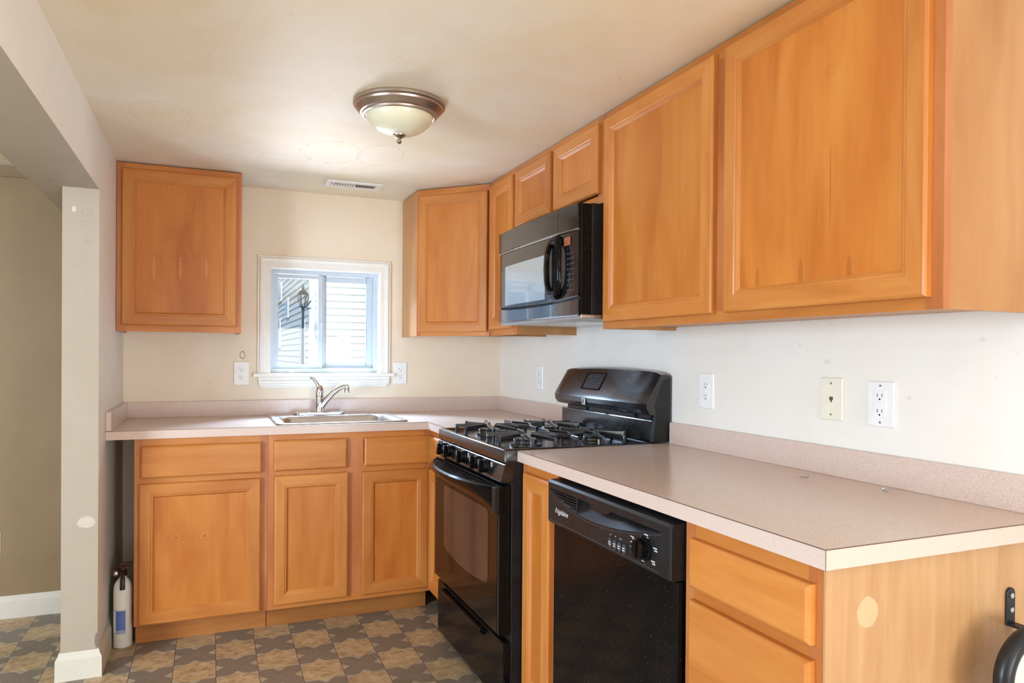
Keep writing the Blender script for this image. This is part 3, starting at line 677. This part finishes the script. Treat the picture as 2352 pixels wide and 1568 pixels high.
    # back guard
    m = MB(F).box(s0+.001, s1-.020, .014, .078, .9187, .998); m.build('rear_panel', M_BLKD, t, .004)
    m = MB(F).box(s0+.03, s1-.05, .014, .062, .9985, 1.016).box(s0+.06, s0+.22, .066, .070, .999, 1.012).box(s1-.32, s1-.15, .066, .070, .999, 1.012); m.build('vent_slot', M_BLKM, t)
    N = 24; vs = []; e0, e1 = s0+.0005, s1-.001
    for i in range(N+1):
        u = i/N; s_ = e0+(e1-e0)*u; arch = .014*(1-(2*u-1)**2); edge = min(1, min(u, 1-u)/.02); sh = .006*(1-edge)
        bow = .010*(1-(2*u-1)**2)
        prof = [(.014, 1.0165), (.084-sh, 1.0165), (.106-sh, 1.022), (.119+bow-sh, 1.040), (.122+bow-sh, 1.060), (.117+bow-sh, 1.072), (.062-sh+bow*.3, 1.168+arch-sh), (.054, 1.174+arch-sh), (.034, 1.175+arch-sh), (.014, 1.170+arch-sh)]
        vs += [(s_, d, z) for d, z in prof]
    k = 10; m = MB(F); m.add(vs, [(i*k+j, i*k+(j+1) % k, (i+1)*k+(j+1) % k, (i+1)*k+j) for i in range(N) for j in range(k)], 0, True); m.add(vs[:k], [tuple(range(k))]); m.add(vs[-k:], [tuple(range(k))])
    bgd = m.build('backguard', M_BLKD, t, angle=28)
    MB(F).prism([(.012, .9187), (.090, .9187), (.078, 1.010), (.082, 1.060), (.045, 1.150), (.012, 1.155)], 0, s1-.0185, s1-.0005).build('backguard_end', M_BLKM, t, .002)
    # control display, lying on the slanted console face
    def S(s_, v, off): return (s_, .127+(.065-.127)*v+off*.87, 1.072+(.168+.012-.072)*v+off*.5)
    SL = lambda s_, off, v: RIGHT(*S(s_, v, off))
    fr = MB(SL).ring(rrect(1.205, 1.362, .20, .86, .012, 3), rrect(1.212, 1.355, .24, .82, .010, 3), 1, .0002, .0022).build('display_bezel', M_BLK, bgd)
    MB(SL).box(1.214, 1.353, .0004, .0010, .26, .80).build('display', M_BLKM, bgd)
    m = MB(SL)
    for i in range(7):
        for j in range(4):
            if (i*3+j) % 4 != 1: m.box(1.222+i*.019, 1.222+i*.019+.006, .0012, .0015, .33+j*.12, .33+j*.12+.025)
    m.build('display_print', M_DIM, bgd)
    bd = MB(F).box(1.250, 1.280, .1325, .1335, 1.030, 1.058).build('badge', M_PRINT, bgd, .001)
    text(bd, 'badge_letter', 'K', (1.265, .1340, 1.033), .030, M_BLK, F)
stove()

# ------------------------------------------------------------------ microwave
def microwave():
    F = RIGHT; s0, s1 = .958, 1.7115; z0, z1 = 1.378, 1.777
    t = thing('microwave', 'black over-the-range microwave with an oval loop handle, fixed above the stove', 'microwave', (-.2, -1.334, z0))
    MB(F).box(s0+.003, s1, .003, .350, z0+.006, z1).build('housing', M_BLKM, t, .002)
    MB(F).box(s0+.003, s1-.001, .3505, .392, z0+.006, z1-.002).build('front_trim', M_BLK, t, .004)
    bow = lambda s_: .010*(1-((s_-(s0+s1)/2)/((s1-s0)/2))**2)
    def curved(name, a, b, zl, zh, d0, mat, par, N=18, zb=None):
        vs = []; 
        for i in range(N+1):
            s_ = a+(b-a)*i/N; d = d0+bow(s_); zz = zl if zb is None else zb(s_)
            vs += [(s_, .3925, zz), (s_, d-.002, zz), (s_, d, zz+.002), (s_, d, zh-.002), (s_, d-.002, zh), (s_, .3925, zh)]
        m = MB(F); k = 6
        m.add(vs, [(i*k+j, i*k+(j+1) % k, (i+1)*k+(j+1) % k, (i+1)*k+j) for i in range(N) for j in range(k)], 0, True); m.add(vs[:k], [tuple(range(k))]); m.add(vs[-k:], [tuple(range(k))])
        return m.build(name, mat, par, angle=30)
    ss = 1.558; cz = lambda s_: 1.446-.012*(1-((s_-(s0+s1)/2)/((s1-s0)/2))**2)
    curved('vent_panel', s0+.001, ss-.001, 1.688, z1-.001, .4005, M_MWF, t); curved('vent_panel', ss+.001, s1-.013, 1.688, z1-.001, .4005, M_MWF, t)
    dr = curved('door', s0+.012, ss-.001, 1.446, 1.681, .398, M_MWF, t, zb=lambda s_: cz(s_)+.002)
    cp = curved('control_panel', ss+.001, s1-.013, 1.446, 1.681, .398, M_MWF, t, zb=lambda s_: cz(s_)+.002)
    curved('highlight_strip', s0+.002, s1-.013, 1.6815, 1.6875, .402, M_STEEL, t)
    for a, b_ in ((s0+.001, ss-.001), (ss+.001, s1-.013)):
        N = 14; vs = []
        for i in range(N+1):
            s_ = a+(b_-a)*i/N; d = .3985+bow(s_); zt_ = cz(s_)-.008; vs += [(s_, .3925, z0), (s_, d-.003, z0), (s_, d, z0+.004), (s_, d, zt_), (s_, .3925, zt_)]
        m = MB(F); k = 5; m.add(vs, [(i*k+j, i*k+(j+1) % k, (i+1)*k+(j+1) % k, (i+1)*k+j) for i in range(N) for j in range(k)], 0, True); m.add(vs[:k], [tuple(range(k))]); m.add(vs[-k:], [tuple(range(k))])
        m.build('lower_panel', M_MWL, t, angle=30)
    # door window
    N = 16; wa, wb = 1.040, 1.452; vs = []
    for i in range(N+1):
        s_ = wa+(wb-wa)*i/N; d = .3983+bow(s_); vs += [(s_, d-.004, 1.452), (s_, d+.0006, 1.452), (s_, d+.0006, 1.622), (s_, d-.004, 1.622)]
    m = MB(F); k = 4; m.add(vs, [(i*k+j, i*k+(j+1) % k, (i+1)*k+(j+1) % k, (i+1)*k+j) for i in range(N) for j in range(k)], 0, True); m.build('door_window', M_MWW, dr, angle=30)
    # loop handle
    def lens(hw, hh, n=28, p=.62):
        P = []
        for i in range(n):
            a = 2*math.pi*i/n; c_, s_ = math.cos(a), math.sin(a)
            P.append((1.548+hw*math.copysign(abs(c_)**.9, c_), 1.563+hh*math.copysign(abs(s_)**p, s_)))
        return P
    outl, inl = lens(.060, .118), lens(.041, .086, p=.45)
    vs = []; n = 28
    for P, d in ((outl, .0), (lens(.0595, .117), .012), (lens(.054, .110), .018), (lens(.044, .092, p=.5), .018), (inl, .012), (inl, .0), (outl, .0)): vs += [(x, .4065+.010*(1-((z-1.563)/.118)**2)+d, z) for x, z in P]
    m = MB(F); m.add(vs, [(k*n+i, k*n+(i+1) % n, (k+1)*n+(i+1) % n, (k+1)*n+i) for k in range(6) for i in range(n)], 0, True)
    m.build('door_handle', M_BLK, dr, angle=50)
    MB(F).box(1.606, 1.652, .3995+.004, .4050+.001, 1.634, 1.664).build('display', M_DISP, cp)
    m = MB(F)
    for i in range(3):
        for j in range(8): m.box(1.628+i*.020, 1.628+i*.020+.009, .4015, .4035-i*.0008+.0008, 1.470+j*.019, 1.470+j*.019+.003)
    m.build('keypad_print', M_DIM, cp)
    # underside
    MB(F).box(s0+.006, s1-.002, .03, .390, z0-.010, z0+.0055).build('underside_pan', M_ZINC, t, .003)
    m = MB(F).box(1.10, 1.56, .12, .30, z0-.012, z0-.0102); m.build('grease_filter', M_STEEL, t)
microwave()

# ------------------------------------------------------------------ dishwasher
def dishwasher():
    F = RIGHT; s0, s1 = 1.984, 2.607
    t = thing('dishwasher', 'black built-in dishwasher with a curved recessed pull under the long counter', 'dishwasher', (-.3, -2.295, 0))
    MB(F).box(s0+.004, s1-.004, .01, .600, .10, .868).build('tub', M_BLKM, t)
    MB(F).box(s0+.006, s1-.006, .545, .560, .0005, .099).build('kick_plate', M_BLKM, t)
    MB(F).box(s0+.002, s1-.002, .6005, .628, .105, .734).build('door', M_BLK, t, .003)
    # control console with a crescent scoop
    N = 48; a, b = s0+.001, s1-.001; ca, cb = 2.000, 2.575; top = .8395
    def arc(s_):
        if s_ <= ca or s_ >= cb: return top
        u = (s_-ca)/(cb-ca); return top-.045*(math.sin(math.pi*u**.82))**.9
    ss = sorted(set([a, a+.004, b-.004, b, ca, cb, 2.168]+[ca+(cb-ca)*i/N for i in range(N+1)]))
    vs = []; DF = .648
    for s_ in ss:
        az = arc(s_); e = .004 if (s_ in (a, b)) else 0; depth = .024*min(1, (top-az)/.02)
        vs += [(s_, .6005, .7365), (s_, DF-.004-e, .7365), (s_, DF-e, .741), (s_, DF-e, az), (s_, DF-depth-e, max(az, top-.0012)), (s_, DF-depth-.002-e, top), (s_, DF-e, top+.0002), (s_, DF-e, .857), (s_, DF-.006-e, .8635), (s_, .6005, .8655)]
    k = 10; m = MB(F); m.add(vs, [(i*k+j, i*k+(j+1) % k, (i+1)*k+(j+1) % k, (i+1)*k+j) for i in range(len(ss)-1) for j in range(k)], 0, True); m.add(vs[:k], [tuple(range(k))]); m.add(vs[-k:], [tuple(range(k))])
    cp = m.build('control_panel', M_BLKM, t, merge=False, angle=24)
    m = MB(F)
    for j in range(5):
        z = .835-j*.0075; sa = next(x for x in [ca+.001*i for i in range(300)] if arc(x) < z-.001); m.box(sa, 2.168, DF-.004, DF+.0005, z-.0022, z+.0008)
    m.box(2.166, 2.172, DF-.018, DF+.0005, arc(2.17), top); m.build('vent_slats', M_BLKM, cp, .0005)
    m = MB(F); Q = [(2.232+.055*(1-math.cos(math.pi*i/12)), top-.016*math.sin(math.pi*i/12)) for i in range(13)]
    m.prism(Q+[(2.342, top+.001), (2.232, top+.001)], 1, DF-.020, DF-.004); m.build('latch_pull', M_BLKM, cp, .001)
    m = MB(F).box(1.994, 2.566, DF+.0002, DF+.0008, .7452, .7462)
    for i in range(20):
        u = i/20; x0 = ca-.004+(cb-ca)*u; x1 = ca-.004+(cb-ca)*(u+.05); z0_, z1_ = arc(x0+.004)-.006, arc(x1+.004)-.006
        m.add([(x0, DF+.0004, z0_), (x1, DF+.0004, z1_), (x1, DF+.0004, z1_-.0008), (x0, DF+.0004, z0_-.0008)], [(0, 1, 2, 3)])
    m.build('panel_outline', M_PRINT if False else simple('dim_grey_line', (.10, .09, .085, 1), .5), cp)
    text(cp, 'brand_lettering', 'Frigidaire', (2.034, DF+.0004, .7735), .0215, M_PRINT, F, shear=.45, align='LEFT')
    for i, bs_ in enumerate((2.352, 2.374, 2.396, 2.418)):
        bt = MB(F).lathe([(.0085, DF), (.0085, DF+.003), (.007, DF+.004)], (bs_, 0, .762), 18, axis=1, sy=1.5).build('button', simple('smoky_button', (.055, .055, .06, 1), .3), cp)
        MB(F).box(bs_-.005, bs_+.005, DF+.0042, DF+.0045, .763, .7655).box(bs_-.005, bs_+.005, DF+.0042, DF+.0045, .7575, .760).build('button_print', M_PRINT, bt)
    for (a_, z_) in ((2.352, .781), (2.374, .781), (2.396, .7805), (2.402, .7805)): MB(F).box(a_-.001, a_+.001, DF+.0002, DF+.0006, z_, z_+.0035).build('button_mark', M_PRINT, cp)
    for (a_, z_) in ((2.447, .800), (2.447, .787), (2.447, .775)): MB(F).box(a_-.004, a_+.012, DF+.0002, DF+.0006, z_, z_+.0022).box(a_+.004, a_+.012, DF+.0002, DF+.0006, z_-.0035, z_-.0015).build('dial_marking', M_PRINT, cp)
    for (a_, z_) in ((2.511, .818), (2.548, .795), (2.540, .763)): MB(F).box(a_-.008, a_+.007, DF+.0002, DF+.0006, z_, z_+.003).box(a_-.004, a_+.008, DF+.0002, DF+.0006, z_-.0055, z_-.0025).build('dial_marking', M_PRINT, cp)
    MB(F).box(2.493, 2.503, DF+.0002, DF+.0006, .754, .756).build('dial_marking', M_PRINT, cp)
    kb = MB(F).lathe([(.029, DF+.0002), (.0285, DF+.004), (.0245, DF+.006), (.0235, DF+.022), (.021, DF+.0245), (.006, DF+.0235)], (2.505, 0, .787), 32, axis=1).build('dial', M_BLK, cp)
    MB(F).box(2.5035, 2.5065, DF+.0235, DF+.0265, .768, .808).build('dial_grip', M_BLK, kb)
dishwasher()

# ------------------------------------------------------------------ wall plates
def plate_base(F, s, z, t, w=.0385, h=.0615, mat=M_PLW):
    return MB(F).rings(s-w, s+w, z-h, z+h, [(0, .0005), (0, .003), (.003, .006)], 0, 0, close=0).build('cover_plate', mat, t)
def duplex(F, s, z, label):
    p = F(s, 0, z); t = thing('wall_outlet', label, 'outlet', (p.x, p.y, p.z), 'white duplex outlets')
    plate_base(F, s, z, t)
    for dz in (.0195, -.0195):
        P = []
        for i in range(24):
            a = 2*math.pi*i/24; P.append((s+max(-.0165, min(.0165, .0185*math.cos(a))), z+dz+max(-.0140, min(.0140, .0165*math.sin(a)))))
        r = MB(F).prism(P, 1, .0055, .0082).build('receptacle', M_PLW, t, .0006)
        MB(F).box(s-.0072, s-.0056, .0083, .0086, z+dz-.001, z+dz+.0085).box(s+.0056, s+.0072, .0083, .0086, z+dz, z+dz+.0075).lathe([(.0026, .0083), (.0026, .0086)], (s, 0, z+dz-.0075), 10, axis=1).build('slots', M_SLOT, r)
    MB(F).lathe([(.0032, .006), (.003, .0072), (.001, .0074)], (s, 0, z), 12, axis=1).build('plate_screw', M_PLW, t)
duplex(BACK, -1.448, 1.132, 'white duplex outlet on the back wall left of the sink window')
duplex(BACK, -.610, 1.131, 'white duplex outlet on the back wall right of the sink window')
duplex(RIGHT, .555, 1.118, 'white duplex outlet on the right wall in the corner left of the stove')
duplex(RIGHT, 1.909, 1.118, 'white duplex outlet on the right wall just right of the stove backguard')
t = thing('phone_jack', 'ivory phone jack wall plate, middle of the plates above the long counter', 'wall plate', (0, -2.447, 1.123))
plate_base(RIGHT, 2.447, 1.123, t, .0385, .0590, M_PLI)
MB(RIGHT).box(2.447-.006, 2.447+.006, .0062, .0068, 1.120, 1.129).box(2.447-.0025, 2.447+.0025, .0062, .0068, 1.114, 1.120).build('jack_socket', simple('brass_brown_socket', srgb(120, 100, 70), .4, .5), t)
for dz in (.043, -.043): MB(RIGHT).lathe([(.0034, .006), (.003, .0072), (.001, .0074)], (2.447, 0, 1.123+dz), 12, axis=1).build('plate_screw', M_ZINC, t)
t = thing('safety_outlet', 'white rectangular outlet with test buttons, nearest the camera on the right wall', 'outlet', (0, -2.603, 1.119))
plate_base(RIGHT, 2.603, 1.119, t, .0395, .0585, M_PLW)
r = MB(RIGHT).box(2.603-.0165, 2.603+.0165, .0062, .0085, 1.119-.0345, 1.119+.0345).build('receptacle', M_PLW, t, .0008)
m = MB(RIGHT)
for dz in (.019, -.021): m.box(2.603-.0075, 2.603-.0058, .0086, .0089, 1.119+dz-.001, 1.119+dz+.008).box(2.603+.0058, 2.603+.0075, .0086, .0089, 1.119+dz, 1.119+dz+.008).lathe([(.0026, .0086), (.0026, .0089)], (2.603, 0, 1.119+dz-.0065), 10, axis=1)
m.build('slots', M_SLOT, r)
for dz in (.0035, -.0045): MB(RIGHT).box(2.603-.008, 2.603+.008, .0086, .0094, 1.119+dz-.003, 1.119+dz+.003).build('test_button', M_PLW, r, .0005)
for dz in (.047, -.047): MB(RIGHT).lathe([(.0034, .006), (.003, .0072), (.001, .0074)], (2.603, 0, 1.119+dz), 12, axis=1).build('plate_screw', M_ZINC, t)
t = thing('wall_plate', 'pale wall plate low on the darkened wall of the room at the left edge', 'wall plate', (-2.528, 0, .346))
plate_base(BACK, -2.528, .346, t, .038, .058, M_PLI)
MB(BACK).box(-2.545, -2.511, .0062, .0078, .313, .379).build('receptacle', M_PLI, t, .001)

# ------------------------------------------------------------------ ceiling light and vent
def ceiling_light():
    cx, cy = -1.000, -1.525
    t = thing('ceiling_light', 'flush ceiling light with brushed nickel ring and frosted glass bowl, unlit', 'ceiling light', (cx, cy, H))
    MB().lathe([(.152, -.0005), (.156, -.006), (.156, -.014), (.150, -.018), (.148, -.024), (.132, -.040), (.126, -.042), (.125, -.048), (.119, -.050), (.112, -.048), (.110, -.03)], (cx, cy, H), 64, caps=False).build('trim_ring', M_NICK, t, angle=25)
    prof = [(.1145, -.042)]
    for i in range(1, 15): a = math.pi/2*i/14; prof.append((.1145*math.cos(a)+.001, -.042-.068*math.sin(a)))
    MB().lathe(prof, (cx, cy, H), 56).build('glass_bowl', M_FROST, t, angle=60)
    MB().lathe([(.022, -.1085), (.021, -.112), (.010, -.120), (.005, -.122), (.005, -.125), (.0085, -.129), (.0085, -.134), (.004, -.139), (.001, -.140)], (cx, cy, H), 24).build('finial', M_NICK, t)
ceiling_light()
def ceiling_vent():
    x0, x1, y0, y1 = -1.068, -.790, -.352, -.218
    t = thing('ceiling_vent', 'white louvred register in the ceiling above the sink window', 'vent', (-.93, -.285, H))
    m = MB(); zc = H-.0005
    m.box(x0, x1, y0, y0+.036, zc-.007, zc).box(x0, x1, y1-.036, y1, zc-.007, zc).box(x0, x0+.028, y0+.036, y1-.036, zc-.007, zc).box(x1-.028, x1, y0+.036, y1-.036, zc-.007, zc)
    m.build('flange', M_TRIM, t, .002)
    MB().box(x0+.028, x1-.028, y0+.036, y1-.036, zc-.0015, zc).build('duct_opening', simple('rusty_brown_duct', srgb(98, 72, 52), .8), t)
    m = MB(); n = 17
    for i in range(n):
        x = x0+.034+(x1-x0-.068)*i/(n-1); lean = .004 if i < 9 else -.004
        pts_ = [(x-.0008+lean*(k/4)**2*1.3, zc-.0018-.009*k/4) for k in range(5)]; m.prism(pts_+[(a+.0010, b) for a, b in pts_[::-1]], 1, y0+.036, y1-.036)
    m.build('louvres', M_TRIM, t)
    for x in (x0+.014, x1-.014): MB().lathe([(.0035, -.0072), (.003, -.0088)], (x, (y0+y1)/2, zc), 10).build('vent_screw', M_ZINC, t)
ceiling_vent()

# ------------------------------------------------------------------ fire extinguisher
def extinguisher():
    cx, cy = -1.932, -.545
    t = thing('fire_extinguisher', 'white fire extinguisher with blue label standing between the left wall and cabinet', 'fire extinguisher', (cx, cy, 0))
    R = .0365
    MB().lathe([(R-.004, .0005), (R, .004), (R, .235), (R*.97, .250), (R*.86, .266), (R*.62, .280), (.014, .287), (.013, .296)], (cx, cy, 0), 40).build('cylinder', M_EXW, t, angle=50)
    def patch(name, a0, a1, z0, z1, mat, off=.0006):
        m = MB(); n = 12; vs = []
        for i in range(n+1):
            a = math.radians(a0+(a1-a0)*i/n)
            for z in (z0, z1): vs.append((cx+(R+off)*math.cos(a), cy+(R+off)*math.sin(a), z))
        m.add(vs, [(2*i, 2*i+1, 2*i+3, 2*i+2) for i in range(n)], 0, True); return m.build(name, mat, t)
    patch('label', -150, -68, .062, .160, simple('grey_blue_label_border', srgb(150, 158, 178), .5)); patch('label_print', -128, -72, .078, .156, M_BLUE, .0009)
    patch('label_strip', -148, -131, .066, .157, M_PLW, .0009)
    m = MB()
    for i in range(9): 
        z = .084+i*.0075
        n = 6; vs = []
        for k in range(n+1):
            a = math.radians(-124+48*k/n)
            for zz in (z, z+.0012): vs.append((cx+(R+.0012)*math.cos(a), cy+(R+.0012)*math.sin(a), zz))
        m.add(vs, [(2*k, 2*k+1, 2*k+3, 2*k+2) for k in range(n)])
    m.build('label_lines', simple('pale_blue_print', srgb(120, 142, 190), .5), t)
    MB().lathe([(.014, .296), (.017, .299), (.017, .316), (.011, .320), (.008, .330)], (cx, cy, 0), 20).build('valve', M_RED, t)
    m = MB().box(cx-.012, cx+.030, cy-.010, cy+.010, .331, .337).box(cx-.006, cx+.034, cy-.010, cy+.010, .344, .350)
    m.tube([(cx-.010, cy, .334), (cx-.012, cy, .342), (cx-.006, cy, .348)], .006, 8); m.build('squeeze_handle', M_RED, t, .002)
    MB().lathe([(.011, -.034), (.012, -.030), (.012, -.022), (.010, -.018)], (cx, cy, .308), 20, axis=0).build('pressure_gauge', M_STEEL, t)
    m = MB(); m.tube([(cx+.002, cy-.016, .322), (cx+.002, cy-.030, .308), (cx+.002, cy-.038, .285), (cx+.002, cy-.0415, .262), (cx+.002, cy-.0415, .248)], [.007, .008, .009, .0095, .010], 10, flat=.7)
    m.build('discharge_nozzle', M_BLKM, t)
extinguisher()

# ------------------------------------------------------------------ bracket and round canister at the counter end
def bracket():
    t = thing('angle_bracket', 'black L-shaped steel bracket screwed to the near counter end panel', 'bracket', (-.125, -3.0, .75))
    y = -3.0005; m = MB(); w_ = .0125; x = -.126
    P = [(x-w_, .7115), (x+w_, .7115)]+[(x+w_*math.cos(a), .773+w_*math.sin(a)) for a in [math.pi*i/10 for i in range(11)]]
    m.prism(P, 1, y-.004, y); m.box(x-w_, x+w_, y-.055, y-.0035, .7115, .7160)
    m.build('plate', M_BRKT, t, .0012)
    for z in (.770, .742): MB().lathe([(.0052, -.0065), (.0052, -.0045), (.0048, -.004)], (x, y, z), 14, axis=1).build('bracket_screw', M_ZINC, t)
bracket()
def canister():
    cx, cy, cz = -.190, -3.080, .652
    t = thing('canister', 'round white canister with a thick black tubular rim below the black bracket', 'canister', (cx, cy, cz-.10))
    MB().lathe([(.045, .012), (.056, .011), (.0605, .006), (.0605, -.004), (.054, -.008), (.03, -.010), (.001, -.010)], (cx, cy, cz), 48, axis=1).build('drum', M_EXW, t, angle=40)
    m = MB(); pts_ = [(cx+.0765*math.cos(a), cy, cz+.0765*math.sin(a)) for a in [2*math.pi*i/56 for i in range(57)]]
    m.tube(pts_, .0165, 16); m.build('rim', M_BRKT, t, angle=60)
    m = MB()
    for i in range(5): m.box(cx-.038, cx+.01, cy-.0090, cy-.0085, cz-.002-i*.006, cz-.0010-i*.006)
    m.build('printed_lines', M_DIM, t)
    MB().box(cx-.015, cx+.015, cy+.005, cy+.030, .0005, cz-.057).box(cx-.07, cx+.07, cy-.06, cy+.065, .0005, .012).build('stand', M_BRKT, t, .002)
canister()

# ------------------------------------------------------------------ outside the kitchen window
struct(MB().box(-14, 14, .2, 30, -.35, -.30), 'ground', M_GROUND)
def neighbour():
    t = thing('neighbour_house', 'white clapboard house filling the view through the sink window', 'house', (2, 8, -.3))
    ex = .088; x0, y0 = -.446, 5.2; n = 40
    def siding(F, s0, s1):
        m = MB(F)
        for i in range(n):
            z = -.3+i*ex; m.add([(s0, .0, z), (s0, .020, z), (s0, .002, z+ex), (s1, .0, z), (s1, .020, z), (s1, .002, z+ex)], [(0, 1, 4, 3), (1, 2, 5, 4)])
        return m
    siding(lambda s, d, z: Vector((s, y0-d, z)), x0+.03, 5).build('front_siding', M_SIDE, t, merge=False)
    siding(lambda s, d, z: Vector((x0-d, s, z)), y0+.03, 14).build('side_siding', M_SIDE, t, merge=False)
    MB().box(x0, 5, y0, 14, -.3, -.3+n*ex).build('house_core', M_SIDE, t)
    MB().box(x0-.025, x0+.05, y0-.025, y0+.05, -.3, -.3+n*ex).build('corner_trim', M_SIDE, t)
    MB().prism([(x0-.4, 3.2), (2.3, 5.2), (5.4, 3.2)], 1, y0-.35, 14.2).build('roof', M_ROOF, t)
    for ya, yb, za, zb in ((5.70, 5.98, .45, 1.62), (7.80, 8.07, 1.86, 2.06), (9.2, 9.82, 1.39, 1.80), (9.0, 10.2, 2.20, 2.42)):
        f = MB().box(x0-.045, x0-.0145, ya-.05, yb+.05, za-.06, zb+.06).build('side_window', M_SIDE, t)
        MB().box(x0-.050, x0-.0455, ya, yb, za, zb).build('pane', M_WINBL, f)
neighbour()
def lantern_outside():
    x, y = -.600, 4.7
    t = thing('corner_lantern', 'black wall lantern outside with an added thin post, seen through the left window pane', 'lantern', (x, y, -.3))
    MB().lathe([(.05, -.3), (.05, -.2), (.016, -.15), (.014, 1.74), (.024, 1.75), (.012, 1.765)], (x, y, 0), 16).build('post', M_BRKT, t)  # added post, standing in for the line of a downspout
    ln = MB().lathe([(.020, 1.765), (.040, 1.785), (.030, 1.79)], (x, y, 0), 6).lathe([(.066, 1.928), (.060, 1.94), (.030, 1.975), (.012, 1.985), (.018, 2.0), (.010, 2.015), (.003, 2.05)], (x, y, 0), 6).build('lantern_cap', M_BRKT, t)
    m = MB()
    for i in range(6):
        a = 2*math.pi*i/6; m.tube([(x+.034*math.cos(a), y+.034*math.sin(a), 1.785), (x+.056*math.cos(a), y+.056*math.sin(a), 1.87), (x+.060*math.cos(a), y+.060*math.sin(a), 1.93)], .004, 6)
    m.build('lantern_cage', M_BRKT, t)
    m = MB(); m.tube([(x+.02, y, 1.775), (x+.05, y+.03, 1.80), (x+.085, y+.06, 1.845), (x+.10, y+.08, 1.86)], .007, 8); m.tube([(x+.03, y, 1.775), (x+.07, y+.03, 1.765), (x+.10, y+.08, 1.775)], .006, 8)
    m.build('scroll_bracket', M_BRKT, t)
lantern_outside()
